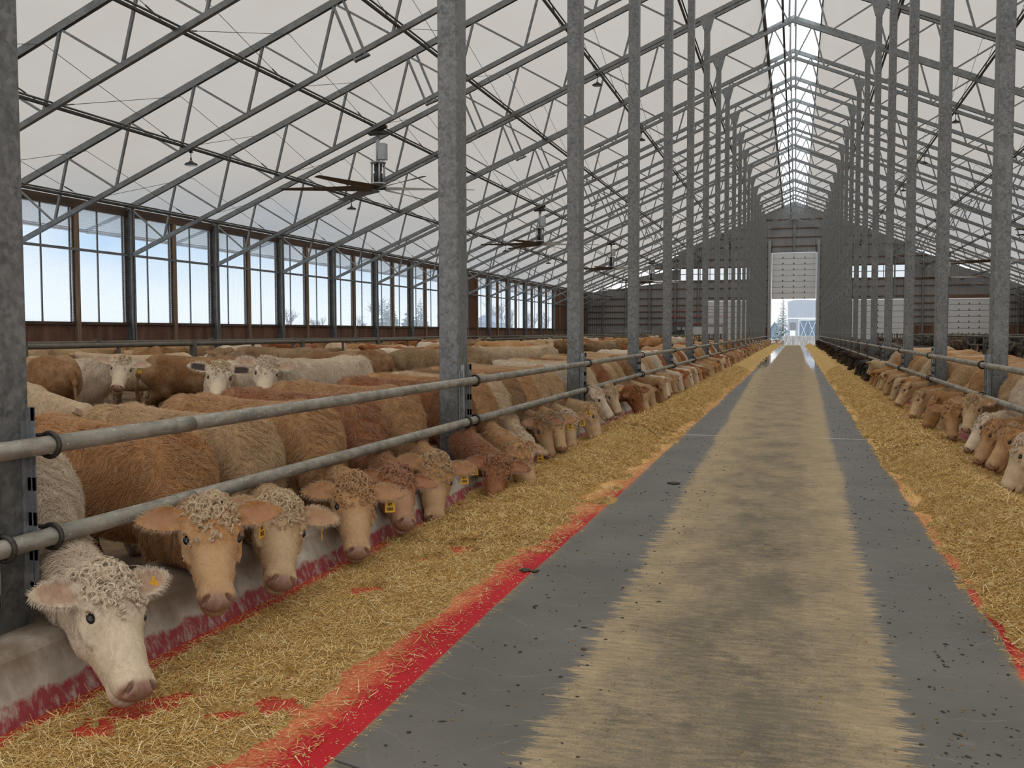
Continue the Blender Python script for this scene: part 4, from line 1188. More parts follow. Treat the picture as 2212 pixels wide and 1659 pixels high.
# ---------------------------------------------------------------- feeding cattle near the viewer
# withers, heading, poll, muzzle, face normal (metres in the barn)
HERO = {
    'white': ((-3.920, 4.220, 1.040), -6, (-2.980, 3.681, 0.562), (-2.589, 3.446, 0.173), (0.667, -0.110, 0.737)), # 0.6 1.18
    'tan1': ((-3.780, 5.300, 1.040), -12, (-3.020, 4.571, 0.738), (-2.723, 4.179, 0.344), (0.421, -0.464, 0.780)), # 0.63 1.1
    'tan2': ((-3.780, 6.150, 1.050), -12, (-3.020, 5.348, 0.630), (-2.767, 4.928, 0.251), (0.587, -0.318, 0.744)), # 0.62 1.18
    't080': ((-3.780, 7.150, 1.070), -12, (-3.050, 6.417, 0.592), (-2.822, 6.020, 0.175), (0.429, -0.525, 0.735)), # 0.62 1.14
    'dark': ((-3.800, 8.050, 1.080), -10, (-3.100, 7.349, 0.542), (-2.826, 6.927, 0.215), (0.502, -0.301, 0.811)), # 0.6 1.13
    't045': ((-3.780, 8.950, 1.100), -10, (-3.050, 8.140, 0.541), (-2.917, 7.776, 0.058), (0.553, -0.586, 0.593)), # 0.62 1.23
    't022': ((-3.780, 10.550, 1.080), -8, (-2.820, 9.254, 0.412), (-2.770, 8.917, -0.020), (0.315, -0.730, 0.606)), # 0.55 1.75
    'n8': ((-3.780, 11.350, 1.090), -4, (-2.800, 10.022, 0.458), (-2.566, 9.927, -0.031), (0.872, -0.185, 0.454)), # 0.55 1.77
    'w9': ((-3.820, 12.100, 1.080), -6, (-3.100, 11.304, 0.380), (-2.916, 10.896, 0.077), (0.673, -0.222, 0.706)), # 0.54 1.28
    'n10': ((-3.800, 12.750, 1.090), -8, (-3.050, 11.895, 0.584), (-2.847, 11.703, 0.122), (0.660, -0.546, 0.516)), # 0.54 1.25
    't074': ((-3.820, 13.500, 1.100), -8, (-3.050, 12.587, 0.569), (-2.855, 12.320, 0.143), (0.585, -0.539, 0.606)), # 0.54 1.31
    't072': ((-3.820, 14.250, 1.100), -8, (-3.050, 13.389, 0.531), (-2.913, 13.192, 0.047), (0.629, -0.641, 0.440)), # 0.54 1.29
    't099': ((-3.780, 14.980, 1.100), 0, (-2.900, 14.419, 0.544), (-2.716, 14.239, 0.058), (0.937, 0.014, 0.349)), # 0.55 1.18
    'w13': ((-3.840, 16.850, 1.110), 0, (-3.220, 16.085, 0.713), (-2.862, 16.108, 0.244), (0.792, -0.122, 0.599)), # 0.59 1.06
    'w14': ((-3.840, 17.800, 1.110), -6, (-3.200, 17.429, 0.672), (-2.974, 17.349, 0.188), (0.715, -0.554, 0.426)), # 0.54 0.86
    'b15': ((-3.820, 18.950, 1.100), 0, (-2.940, 18.658, 0.574), (-2.773, 18.634, 0.018), (0.721, -0.649, 0.244)), # 0.58 1.07
    'R1': ((3.120, 11.550, 1.080), 188, (2.220, 10.841, 0.577), (1.957, 10.735, 0.071), (-0.891, 0.052, 0.451)), # 0.58 1.25
    'R2': ((3.120, 13.000, 1.080), 188, (2.380, 12.216, 0.560), (2.057, 12.042, 0.137), (-0.753, -0.156, 0.640)), # 0.56 1.2
    'R3': ((3.120, 13.700, 1.070), 188, (2.290, 12.933, 0.546), (2.039, 12.747, 0.094), (-0.874, -0.003, 0.486)), # 0.55 1.25
    'R4': ((3.120, 14.750, 1.060), 188, (2.420, 14.183, 0.512), (2.116, 13.985, 0.099), (-0.817, 0.055, 0.574)), # 0.55 1.05
    'R5': ((3.120, 15.500, 1.070), 188, (2.420, 15.022, 0.730), (2.270, 14.766, 0.279), (-0.392, -0.738, 0.550)), # 0.54 0.91
    'R6': ((3.120, 16.620, 1.060), 188, (2.220, 15.722, 0.580), (2.208, 15.478, 0.087), (-0.278, -0.858, 0.432)), # 0.55 1.36
    'R7': ((3.120, 18.000, 1.060), 184, (2.240, 17.544, 0.614), (2.011, 17.521, 0.070), (-0.921, 0.070, 0.384)), # 0.59 1.09
    'R8': ((3.140, 20.300, 1.060), 184, (2.230, 19.739, 0.507), (2.019, 19.505, 0.068), (-0.877, -0.094, 0.471)), # 0.54 1.2
    'R9': ((3.140, 22.500, 1.060), 182, (2.280, 22.144, 0.561), (1.982, 22.002, 0.134), (-0.816, -0.022, 0.578)), # 0.54 1.06
}
# name: colour, label, hair(body, curl), ears (left, right) as (towards nose, forward), tag lines, tag side, curl colour
UL = 'upper'
HINFO = {
    'white': ('white', 'white cow with pink nose and short yellow tag eating beside the nearest column', (42000, 3000), ((-.35, .10), (.12, .05)), ['s'], 1, 'white'),
    'tan1': ('gold', 'golden tan cow with curly forehead looking at the viewer, second head from the left', (46000, 2600), ((-.05, .12), (.10, .05)), ['87', '052'], 1, 'cream'),
    'tan2': ('buff', 'buff cow with pale curls and yellow tag seen edge on, third head from left', (40000, 2800), ((.02, .12), (.15, .0)), ['87'], 1, 'cream'),
    't080': ('tan', 'tan cow with drooping ears wearing the yellow tag 080', (36000, 2600), ((.12, .02), (.12, .0)), ['87', '080'], 1, 'tan'),
    'dark': ('red', 'dark reddish cow lifting its pink nose, behind the yellow tag 080', (30000, 2200), ((.05, .0), (.15, -.2)), None, 1, 'red'),
    't045': ('tan', 'tan cow with pale face wearing the yellow tag 045 left of the second column', (28000, 2000), ((-.02, .15), (.02, .10)), ['87', '045'], 1, 'buff'),
    't022': ('red', 'curly reddish brown cow with tag 022 grazing just right of the second column', (26000, 2600), ((.10, .0), (.10, .05)), ['87', '022'], -1, 'red'),
    'n8': ('tan', 'tan cow with pale pointed ear eating in profile right of the tag 022 cow', (20000, 700), ((-.30, .1), (.1, .1)), None, 1, 'buff'),
    'w9': ('cream', 'cream-faced cow with white curls mostly hidden, wearing tag 082', (14000, 2000), ((.05, .1), (.1, .1)), ['87', '082'], 1, 'white'),
    'n10': ('brown', 'brown cow with shaggy curled head behind the yellow tag 082', (16000, 1800), ((.05, .1), (.1, .1)), None, 1, 'brown'),
    't074': ('tan', 'tan cow with whitish muzzle wearing the yellow tag 074', (14000, 1200), ((.05, .1), (.1, .1)), ['87', '074'], 1, 'mud'),
    't072': ('buff', 'buff cow wearing the yellow tag 072, just before the pale profile head', (12000, 1200), ((.0, .1), (.1, .1)), ['87', '072'], 1, 'white'),
    't099': ('buff', 'pale buff cow eating in full profile below the third column, tag 099', (12000, 500), ((.1, .1), (.1, .1)), ['87', '099'], -1, 'buff'),
    'w13': ('white', 'white curly-headed cow in profile just past the third column', (9000, 900), ((.1, .1), (.1, .1)), None, 1, 'white'),
    'w14': ('cream', 'cream cow with dark ear and paired yellow tags past the third column', (8000, 700), ((.0, .1), (.1, .1)), ['s'], 1, 'cream'),
    'b15': ('red', 'reddish brown cow with nose deep in feed beside the fourth column', (8000, 700), ((.1, .1), (.1, .1)), None, 1, 'red'),
    'R1': ('cream', 'cream curly cow at the right edge of the picture, nose down in feed', (18000, 1500), ((.2, -.1), (.1, .1)), None, 1, 'white'),
    'R2': ('tan', 'tan cow with clearly visible dark eye, second head from the right edge', (16000, 900), ((.15, -.1), (-.1, .1)), None, 1, 'buff'),
    'R3': ('tan', 'light tan cow with upright ear beside a white cow, third head from right edge', (14000, 900), ((.1, .1), (-.2, .1)), None, -1, 'tan'),
    'R4': ('white', 'white cow with shaggy neck partly hidden behind two tan heads on the right', (14000, 900), ((.1, .1), (.1, .1)), None, 1, 'white'),
    'R5': ('buff', 'buff cow with raised wet muzzle under the nearest right column', (12000, 700), ((.05, .1), (.05, .1)), ['s'], 1, 'buff'),
    'R6': ('tan', 'tan cow facing the viewer with pale tags, one reading 234', (12000, 700), ((.0, .1), (.0, .1)), ['234'], 1, 'tan'),
    'R7': ('tan', 'brown-tan cow eating in profile with ear pointing left, left of the tag 234 cow', (10000, 600), ((.0, .1), (-.1, .1)), None, 1, 'tan'),
    'R8': ('buff', 'light brown cow eating with eye visible, below the second right column', (9000, 500), ((.0, .1), (-.3, .1)), None, 1, 'buff'),
    'R9': ('buff', 'buff cow in clean profile halfway along the tan cows of the right row', (8000, 500), ((.1, .1), (-.1, .1)), None, 1, 'buff'),
}
PALE = dict(t022=.10, b15=.08, R7=.15, R3=.3, n10=.35, dark=.45, t080=.5, R2=.35, R6=.3)
CAM = np.array([0, 0, 1.644])
def to_local(p, W, th, rot=False):
    c, s = math.cos(th), math.sin(th); q = np.asarray(p, float) - (0 if rot else np.array([W[0], W[1], COWZ]))
    return np.array([c * q[0] + s * q[1], -s * q[0] + c * q[1], q[2]])

for nm, (W, deg, P, N, n) in HERO.items():
    ck, label, (nb, ncu), (eL, eR), tg, tside, cc = HINFO[nm]
    th = math.radians(deg); left = nm[0] != 'R'
    dist = math.hypot(P[0], P[1])
    kx = (-3.50 if left else 2.87); f = .42
    Kw = (kx, W[1] + (P[1] - W[1]) * f, .465 if left else .43)
    hf = .0075 if dist < 7 else (.009 if dist < 11 else .012)
    sh = cow_shape(W[2] - COWZ, to_local(P, W, th), to_local(N, W, th), to_local(n, W, th, True), to_local(Kw, W, th), eL, eR, hf=hf, hc=.028 if dist < 12 else .035)
    j = RNG.uniform(-.06, .06)
    pl = PALE.get(nm, .55)
    root = put_cow(sh, cow_mesh(sh, 'cow'), 'cow', label, col4(ck, j, pl), (W[0], W[1], COWZ), th)
    c_, s_ = math.cos(th), math.sin(th); vdir = CAM - np.array(P); vdir = unit([c_ * vdir[0] + s_ * vdir[1], -s_ * vdir[0] + c_ * vdir[1], 0])
    R = (None, -vdir)
    groom(sh, root, int(nb * HAIR), int(ncu * HAIR), col4(ck, j, pl), R, col4(cc), clen=.062 if dist < 9 else .05)
    if tg:
        E0, ed, wv, tv, Le, We = sh['ears'][0 if tside > 0 else 1]
        pos = E0 + ed * Le * .62 + tv * .012; pos = pos + np.array([0, 0, -We * (.15 if tg == ['s'] else .75)]) + tv * (.02 if tg == ['s'] else 0)
        face = vdir
        if nm == 'tan1': face = unit(vdir * .42 + np.array([-vdir[1], vdir[0], 0]) * .9)
        if nm == 'tan2': face = unit(vdir * .10 + np.array([-vdir[1], vdir[0], 0]) * 1.0)
        tag_obj(root, pos, face, [] if tg == ['s'] else tg, cream=not left, sc=.55 if tg == ['s'] else (.95 if left else .8), roll=0.0)

# ---------------------------------------------------------------- the long rows and the herd behind
HK = (.28, 0, .595)
def feed_pose(dy, pz, ny, nz, roll, reach=.0, side=1):
    P = (.76 + reach, dy, pz); N = (.76 + reach + .20, dy + ny, nz)
    n = np.array([.8, roll, .5]); return cow_shape(1.21, P, N, n, (HK[0], dy * .4, HK[2]), (.05, .1), (.05, .1), hf=.017, hc=.04)
POSES = [feed_pose(-.25, .70, -.10, .24, -.55), feed_pose(-.10, .64, -.05, .17, -.2), feed_pose(.10, .66, .02, .18, .15, .05), feed_pose(-.35, .80, -.22, .42, -.8), feed_pose(-.05, .60, -.12, .14, -.35, .08)]
PM = [cow_mesh(s, 'feeding_cow') for s in POSES]
def herd_pose(P, N, n, lie=False, H=1.24): return cow_shape(H, P, N, n, None, (.05, .15), (.05, .15), hf=.02, hc=.045, lie=lie)
HPOSES = [herd_pose((.72, .05, 1.28), (1.05, .10, .90), (.7, .0, .7)), herd_pose((.68, -.25, 1.22), (.88, -.55, .85), (.5, -.6, .6)), herd_pose((.78, .1, 1.02), (1.10, .2, .62), (.7, .1, .7)),
          herd_pose((.66, .30, 1.25), (.80, .70, .98), (.2, .6, .75)), herd_pose((.60, .2, .98), (.98, .3, .76), (.4, .1, .9), True, .88), herd_pose((.80, .0, .80), (1.10, .0, .42), (.7, .0, .7), H=1.06)]
HM = [cow_mesh(s, 'standing_cow') for s in HPOSES]
used_p = {}
def eyes_of(sh, root): add_eyes(sh, root)

LC = ['tan', 'buff', 'gold', 'red', 'cream', 'tan', 'white', 'brown', 'tan', 'buff', 'cream', 'red', 'buff']
CN = dict(white='white', cream='cream', buff='buff', tan='tan', gold='golden tan', red='reddish brown', dark='dark brown', brown='brown', mud='dusty brown', black='black', bay='dark bay')
ORD2 = ['first', 'second', 'third', 'fourth', 'fifth', 'sixth', 'seventh', 'eighth', 'ninth', 'tenth', 'eleventh', 'twelfth', 'thirteenth', 'fourteenth', 'fifteenth', 'sixteenth', 'seventeenth', 'eighteenth', 'nineteenth', 'twentieth']
def bay_of(y): return int((y - Y0) // S)
cnt = {}
def row_cow(left, x, y, ck, pi):
    k = bay_of(y); key = (left, k); cnt[key] = cnt.get(key, 0) + 1
    side = 'left' if left else 'right'
    root = bpy.data.objects.new('cow', PM[pi]); link(root); root.color = col4(ck, RNG.uniform(-.1, .1), RNG.uniform(.1, .65))
    root.location = (x, y, COWZ + RNG.uniform(-.02, .03)); root.rotation_euler = (0, 0, (0 if left else PI) + RNG.uniform(-.09, .07)); s_ = RNG.uniform(.96, 1.04); root.scale = (s_, s_, s_)
    if k < 9:
        label = '%s cow eating in the %s row, %s cow past the %s column' % (CN[ck], side, ORD2[cnt[key] - 1], ORD[k]); grp = 'cattle of the %s feeding row' % side
        eyes_of(POSES[pi], root)
    else:
        label = '%s cow in the far end of the %s feeding row near the open door' % (CN[ck], side); grp = 'far %s cattle of the %s feeding row' % (CN[ck], side)
    tag(root, label, 'cow', grp); return root
y = 19.75; i = 0
while y < 117:
    ck = LC[int(RNG.integers(len(LC)))]
    if 22 < y < 24 and i % 3 == 1: ck = 'white'
    ph = ((y - Y0) % S)
    if ph < .66: y += .66 - ph
    elif ph > 5.76: y += S - ph + .66
    o = row_cow(True, -3.80 + RNG.uniform(-.05, .05), y, ck, int(RNG.integers(len(POSES))))
    if y < 30 and i % 3 == 2:
        sh = POSES[PM.index(o.data)]; E0, ed, wv, tv, Le, We = sh['ears'][0]
        tag_obj(o, E0 + ed * Le * .6 + np.array([0, 0, -We * .7]), (.3, -1, 0), [], sc=.9)
    y += RNG.uniform(.86, 1.06) if y < 60 else RNG.uniform(1.0, 1.25); i += 1
y = 23.5; i = 0
RC = ['tan', 'buff', 'buff', 'tan', 'gold', 'cream']; RB_ = ['black', 'bay', 'black', 'black', 'bay', 'black']
while y < 117:
    ck = RC[int(RNG.integers(6))] if y < 33 else RB_[int(RNG.integers(6))]
    ph = ((y - Y0) % S)
    if ph < .66: y += .66 - ph
    elif ph > 5.76: y += S - ph + .66
    row_cow(False, 3.16 + RNG.uniform(-.05, .05), y, ck, int(RNG.integers(len(POSES))))
    y += RNG.uniform(.88, 1.08) if y < 60 else RNG.uniform(1.05, 1.3); i += 1
# fillers between the near right animals
for y, ck in ((12.3, 'cream'), (17.35, 'buff'), (19.1, 'tan'), (21.4, 'gold')):
    row_cow(False, 3.3, y, ck, 4)

# raised bedding pack the resting herd stands on
PACK = .06
b = MB(); b.box(XWL + .02, -6.0, 6, YE - 1, COWZ - .05, PACK); o = b.build('bedding_pack', M['bedding']); tag(o, 'raised brown straw bedding under the herd in the left pens', 'bedding', kind='stuff')
b = MB(); b.box(5.6, XWR - .02, 14, YE - 1, COWZ - .05, PACK); o = b.build('bedding_pack', M['bedding']); tag(o, 'raised brown straw bedding under the dark cattle in the right pens', 'bedding', kind='stuff')

# three animals looking over the feeding row, shaped individually
def herd_hero(W, deg, P, N, n, ck, label, nb, ncu, eL, eR, tagl=None, cc='cream', es=1.1, dk=1.0):
    th = math.radians(deg); q = lambda p, r=False: to_local(p, W, th, r) - (np.zeros(3) if r else np.array([0, 0, PACK - COWZ]))
    sh = cow_shape(W[2] - PACK, q(P), q(N), q(n, True), None, eL, eR, hf=.011, hc=.04, earsize=es, darkear=dk)
    root = put_cow(sh, cow_mesh(sh, 'cow'), 'cow', label, col4(ck), (W[0], W[1], PACK), th)
    c_, s_ = math.cos(th), math.sin(th); vd = CAM - np.array(P); vd = unit([c_ * vd[0] + s_ * vd[1], -s_ * vd[0] + c_ * vd[1], 0])
    groom(sh, root, int(nb * HAIR), int(ncu * HAIR), col4(ck), (None, -vd), col4(cc), clen=.05)
    if tagl is not None:
        E0, ed, wv, tv, Le, We = sh['ears'][0]; tag_obj(root, E0 + ed * Le * .45 + np.array([0, 0, -We * .8]) + tv * .012, vd, tagl, sc=.8)
    return root
herd_hero((-10.85, 13.1, 1.22), -16, (-10.02, 12.9, 1.27), (-9.80, 12.45, .86), (.50, -.62, .50), 'white', 'white cow with wide ears standing behind the feeding row and facing the viewer', 16000, 1200, (.0, .12), (.0, .12), [], 'cream')
herd_hero((-7.35, 11.55, 1.20), -66, (-6.97, 10.82, 1.27), (-6.76, 10.42, .84), (.45, -.60, .55), 'white', 'white-faced cow with large dark ears peering over a tan back', 11000, 1100, (.05, .15), (.05, .15), None, 'cream', 1.1, 2.0)
herd_hero((-6.30, 11.55, 1.28), -98, (-6.26, 10.75, 1.33), (-6.10, 10.40, .88), (.45, -.50, .75), 'white', 'shaggy white cow with lowered curly head showing a pink ear, left of the second column', 16000, 2200, (.0, .15), (.0, .15), None, 'white')

def view_px(p):
    q = (np.asarray(p, float) - CAM) @ CAMR.T; return 1106 + 2111.1 * q[0] / q[2], 829.5 - 2111.1 * q[1] / q[2], q[2]
def body_pts(x, y, a): return [(x + math.cos(a) * q, y + math.sin(a) * q) for q in (.75, .0, -.55, -1.1, -1.6)]
placed = body_pts(-10.85, 13.1, math.radians(-16)) + body_pts(-7.35, 11.55, math.radians(-66)) + body_pts(-6.30, 11.55, math.radians(-98))
herd = []
MAN = [(-10.9, 11.35, 165, 'brown', 2), (-8.45, 9.2, 2, 'cream', 5), (-8.4, 16.0, 172, 'brown', 2), (-12.3, 15.6, 195, 'cream', 0), (-9.2, 14.65, 16, 'brown', 2), (-12.2, 18.9, -62, 'mud', 0),
       (-9.6, 18.2, 10, 'mud', 2), (-6.9, 16.6, 175, 'mud', 2), (-10.0, 21.5, 160, 'buff', 1), (-6.9, 18.9, 3, 'white', 2), (-8.6, 20.3, 170, 'red', 0)]
for x, y, d, ck, pi in MAN:
    herd.append((x, y, math.radians(d), ck, pi)); placed += body_pts(x, y, math.radians(d))
def scatter(x0, x1, y0, y1, n, cols, tries=9000):
    k = 0
    for _ in range(tries):
        if k >= n: break
        y = y0 + (y1 - y0) * RNG.uniform() ** 1.35; x = RNG.uniform(x0, x1); a = RNG.uniform(0, 2 * PI); pts = body_pts(x, y, a)
        u, v, dz = view_px((pts[2][0], pts[2][1], 1.1))
        if dz < 3 or not (60 < u < 2225): continue
        if not all(x0 - .4 < q[0] < x1 + .2 for q in pts): continue
        P_ = np.array(placed); Q_ = np.array(pts)
        if (((P_[:, None] - Q_[None]) ** 2).sum(-1) < .66 ** 2).any(): continue
        if any((pts[0][0] - fx) * (pts[-1][0] - fx) < 0 and f0 < y < f1 for fx, f0, f1 in ((-13.4, 9, 34), (-11.2, 34, 62), (-17.5, 16, 120), (-8.3, 62, 118), (8.6, 14, 118), (13.2, 20, 118))): continue
        placed.extend(pts); herd.append((x, y, a, cols[int(RNG.integers(len(cols)))], int(RNG.choice([0, 1, 2, 2, 2, 3])))); k += 1
scatter(-16.8, -6.6, 13, 52, 52, ['tan', 'buff', 'brown', 'mud', 'cream', 'white', 'red', 'tan', 'mud', 'buff'])
scatter(-25, -18.2, 24, 100, 16, ['tan', 'buff', 'brown', 'cream', 'red', 'mud'])
scatter(-17, -6.6, 52, 110, 24, ['tan', 'buff', 'cream', 'white', 'gold'])
scatter(6.2, 24, 22, 100, 30, ['black', 'bay', 'black', 'black'])
zones = {}
colx = [(k, view_px((-3.55, ty(k), 1.0))[0]) for k in range(0, 20)]
for x, y, a, ck, pi in herd:
    u = view_px((x - math.cos(a) * .7, y - math.sin(a) * .7, 1.1))[0]
    z = ('R', 0) if x > 0 else ('L', sum(1 for k, cx in colx if cx < u))
    zones.setdefault(z, []).append((u, x, y, a, ck, pi))
for z, lst in zones.items():
    lst.sort()
    for i, (u, x, y, a, ck, pi) in enumerate(lst):
        root = bpy.data.objects.new('cow', HM[pi]); link(root); root.color = col4(ck, RNG.uniform(-.1, .1)); s_ = RNG.uniform(.95, 1.06); root.scale = (s_, s_, s_)
        root.location = (x, y, PACK - .01); root.rotation_euler = (0, 0, a)
        if z[0] == 'R': tag(root, '%s cow standing in the right pens beyond the tan feeding row' % CN[ck], 'cow', '%s cattle in the right pens' % CN[ck])
        elif z[1] <= 3:
            gap = 'seen left of second column' if z[1] <= 1 else 'seen between %s and %s left columns' % (ORD[z[1] - 1], ORD[z[1]])
            tag(root, '%s penned cow, %s from left, %s' % (CN[ck], ORD2[i] if i < 20 else 'last', gap), 'cow', 'cattle in the left pens')
            if y < 30: eyes_of(HPOSES[pi], root)
        else: tag(root, '%s cow far back in the left pens behind the distant columns' % CN[ck], 'cow', 'far %s cattle in the left pens' % CN[ck])
# ================================================================ FEED
def sn(x, y, f, seed):
    r = np.random.default_rng(seed); w = r.normal(size=(7, 2)) * f; p = r.uniform(0, 6.28, 7)
    return sum(np.sin(w[i, 0] * x + w[i, 1] * y + p[i]) for i in range(7)) / 3.2
PITS = [(-2.72, 3.52, .14, .12), (-2.62, 3.72, .10, .07), (-2.31, 3.60, .09, .07), (-2.17, 3.74, .12, .07), (-2.41, 3.93, .07, .05), (-2.53, 6.47, .10, .09), (-2.33, 6.75, .13, .10), (-2.42, 6.95, .12, .08), (-2.57, 5.62, .12, .10), (-2.28, 4.05, .05, .04), (-2.75, 3.30, .10, .05)]
def feed_h(s, y, right):
    """height of the ration above the floor, s metres from the foot of the curb"""
    sd = 50 if right else 10
    A = .022 + .165 * sstep(y, 8.4, 13.0) + .03 * sn(y * 0, y, 1.6, sd) * sstep(y, 5, 9) if not right else .20 + .035 * sn(y * 0, y, 1.4, sd)
    cs = (.70 + .06 * sn(y * 0, y, .8, sd + 1)) if not right else (.80 + .05 * sn(y * 0, y, .9, sd + 1))
    w = .32 if not right else .33
    h = A * np.exp(-((s - cs) / w) ** 2) + (.030 if right else .016 + .014 * sstep(y, 6.5, 9))
    h = h + (.013 * sn(s, y, 7, sd + 2) + .009 * sn(s, y, 19, sd + 3) + .006 * sn(s, y, 43, sd + 4)) * (1.0 + 1.2 * sstep(y, 6, 10)) * (1 if right else .6 + .4 * sstep(y, 5.5, 8))
    edge = (1.20 + .10 * sn(y * 0, y, 1.1, sd + 5) + .05 * sn(y * 0, y, 4, sd + 6)) if not right else (1.30 + .08 * sn(y * 0, y, 1.0, sd + 5))
    if right: h = h * (.22 + .78 * sstep(s, .34, .74))
    h = h - .06 * sstep(s, edge - .28, edge + .12)
    if not right:
        # ragged gaps licked clean close to the viewer
        for px, py, rx, ry in PITS:
            dx, dy = s - 3.08 - px, y - py
            q = (dx / rx / 1.15) ** 2 + (dy / ry / 1.6) ** 2 + .6 * sn(s, y, 24, 77)
            h = h - .075 * (1 - sstep(q, .55, 1.15)) * 1.0
        h = h - .03 * (1 - sstep(s, .02, .16)) * (1 - sstep(y, 8.5, 10))
    return h
def feed(right):
    ys = [2.2 if not right else 5.0]; st = .022
    while ys[-1] < YE - 2.5:
        if ys[-1] > 8: st = min(st * 1.013, .30)
        ys.append(ys[-1] + st)
    ys = np.array(ys); ss = np.linspace(-.14, 1.44, 78)
    Sg, Yg = np.meshgrid(ss, ys); Hh = feed_h(np.maximum(Sg, 0), Yg, right)
    Hh = np.where(Sg > 1.42, -.03, Hh)
    Xg = (Sg - 3.08) if not right else (2 * C + 3.08 - Sg)
    V = np.stack([Xg, Yg, Hh], -1).reshape(-1, 3); n = len(ss); m = len(ys)
    i, j = np.meshgrid(np.arange(n - 1), np.arange(m - 1)); a = (j * n + i).ravel()
    Q = np.stack([a, a + 1, a + n + 1, a + n], 1)
    if right: Q = Q[:, ::-1]
    me = raw_mesh('feed_windrow', V, Q, True); me.materials.append(M['feed'])
    o = bpy.data.objects.new('feed_windrow', me); link(o)
    nm = 'right' if right else 'left'
    tag(o, 'long heap of chopped golden straw feed in front of the %s cattle row' % nm, 'feed', kind='stuff')
    # loose stalks, chaff and flakes: short three-sided slivers
    def blades(N, ylo, yhi, pw, lmin, lmax, rmin, rmax, smax, tilt):
        yy = ylo + (yhi - ylo) * RNG.uniform(0, 1, N) ** pw; s_ = RNG.uniform(.0, smax, N)
        h = feed_h(s_, yy, right)
        keep = (h > .004) | (RNG.uniform(0, 1, N) < np.where(s_ > .9, .10, .16))
        yy, s_, h = yy[keep], s_[keep], np.maximum(h[keep], 0.001); N = len(yy)
        x = (s_ - 3.08) if not right else (2 * C + 3.08 - s_)
        az = RNG.uniform(0, 2 * PI, N); el = RNG.normal(0, tilt, N); L = lmin + (lmax - lmin) * RNG.uniform(0, 1, N) ** 2.2; r = RNG.uniform(rmin, rmax, N)
        d = np.stack([np.cos(az) * np.cos(el), np.sin(az) * np.cos(el), np.sin(el)], 1); sd = np.stack([-np.sin(az), np.cos(az), 0 * az], 1); up = np.cross(d, sd) * -1
        c = np.stack([x, yy, h + r * .6 + np.abs(np.sin(el)) * L * .35 + RNG.uniform(-.002, .006, N)], 1)
        bend = up * (RNG.normal(0, .06, N) * L)[:, None]
        vs = []
        for e, sc in ((-.5, .8), (.5, .8)):
            p = c + d * (L * e)[:, None]
            for k in range(3):
                an = 2 * PI * k / 3; vs.append(p + (sd * math.cos(an) * 1.35 + up * math.sin(an) * .7) * (r * sc)[:, None] + bend * abs(e))
        return np.stack(vs, 1), RNG.uniform(0, 1, N)
    sets = []
    if not right:
        sets += [blades(64000, 2.3, 7.5, 1.2, .012, .095, .0009, .0022, 1.28, .30), blades(60000, 2.3, 8, 1.2, .005, .018, .0010, .0030, 1.42, .3), blades(70000, 7, 16, 1.4, .02, .10, .0014, .003, 1.36, .33), blades(45000, 15, 42, 1.6, .04, .14, .0025, .005, 1.38, .3)]
    else:
        sets += [blades(80000, 5.2, 14, 1.2, .015, .10, .0012, .0028, 1.40, .32), blades(30000, 5.2, 14, 1.2, .006, .02, .0015, .0035, 1.42, .3), blades(50000, 13, 42, 1.6, .03, .14, .0022, .005, 1.40, .3)]
    VV = np.concatenate([s_[0] for s_ in sets]); tt = np.concatenate([s_[1] for s_ in sets]); N = len(VV)
    base = (np.arange(N) * 6)[:, None]; F = np.concatenate([base + np.array([k, (k + 1) % 3, 3 + (k + 1) % 3, 3 + k]) for k in range(3)])
    me = raw_mesh('loose_straw', VV.reshape(-1, 3), F)
    at = me.attributes.new('tint', 'FLOAT', 'POINT'); at.data.foreach_set('value', np.repeat(tt, 6).astype(np.float32)); me.materials.append(M['straw'])
    q = bpy.data.objects.new('loose_straw', me); link(q, o); q['kind'] = 'stuff'
feed(False); feed(True)

# crumbs of dung and dropped feed on the drive
def crumbs(name, N, mat, rlo, rhi, label, seed, xr, yr):
    r = np.random.default_rng(seed); b = []; F = []
    oc = np.array([(1, 0, 0), (-1, 0, 0), (0, 1, 0), (0, -1, 0), (0, 0, 1), (0, 0, -1)], float); of = np.array([(0, 2, 4), (2, 1, 4), (1, 3, 4), (3, 0, 4), (2, 0, 5), (1, 2, 5), (3, 1, 5), (0, 3, 5)])
    y = yr[0] + (yr[1] - yr[0]) * r.uniform(0, 1, N) ** 1.6; x = xr(r, y, N)
    R = rlo + (rhi - rlo) * r.uniform(0, 1, N) ** 3; a = r.uniform(0, 6.28, N)
    sc = np.stack([R * r.uniform(.8, 2.4, N), R * r.uniform(.6, 1.1, N), R * r.uniform(.35, .6, N)], 1)
    P = oc[None] * sc[:, None] * r.uniform(.45, 1.3, (N, 6, 1))
    X_ = P[..., 0] * np.cos(a)[:, None] - P[..., 1] * np.sin(a)[:, None]; Y_ = P[..., 0] * np.sin(a)[:, None] + P[..., 1] * np.cos(a)[:, None]
    V = np.stack([X_ + x[:, None], Y_ + y[:, None], P[..., 2] + sc[:, 2:3] * .5], -1)
    F = ((np.arange(N) * 6)[:, None, None] + of[None]).reshape(-1, 3)
    me = raw_mesh(name, V.reshape(-1, 3), F, True); me.materials.append(mat); o = bpy.data.objects.new(name, me); link(o); tag(o, label, 'litter', kind='stuff')
crumbs('dung_crumbs', 1500, M['dung'], .002, .012, 'small dark dung crumbs on the wet strip left of the dry middle', 5, lambda r, y, n: -1.62 + r.uniform(0, .85, n), (2.6, 34))
crumbs('dung_crumbs', 2200, M['dung'], .002, .012, 'small dark dung crumbs on the wet strip right of the dry middle', 6, lambda r, y, n: .42 + .009 * y + r.uniform(0, .72, n), (3.0, 40))
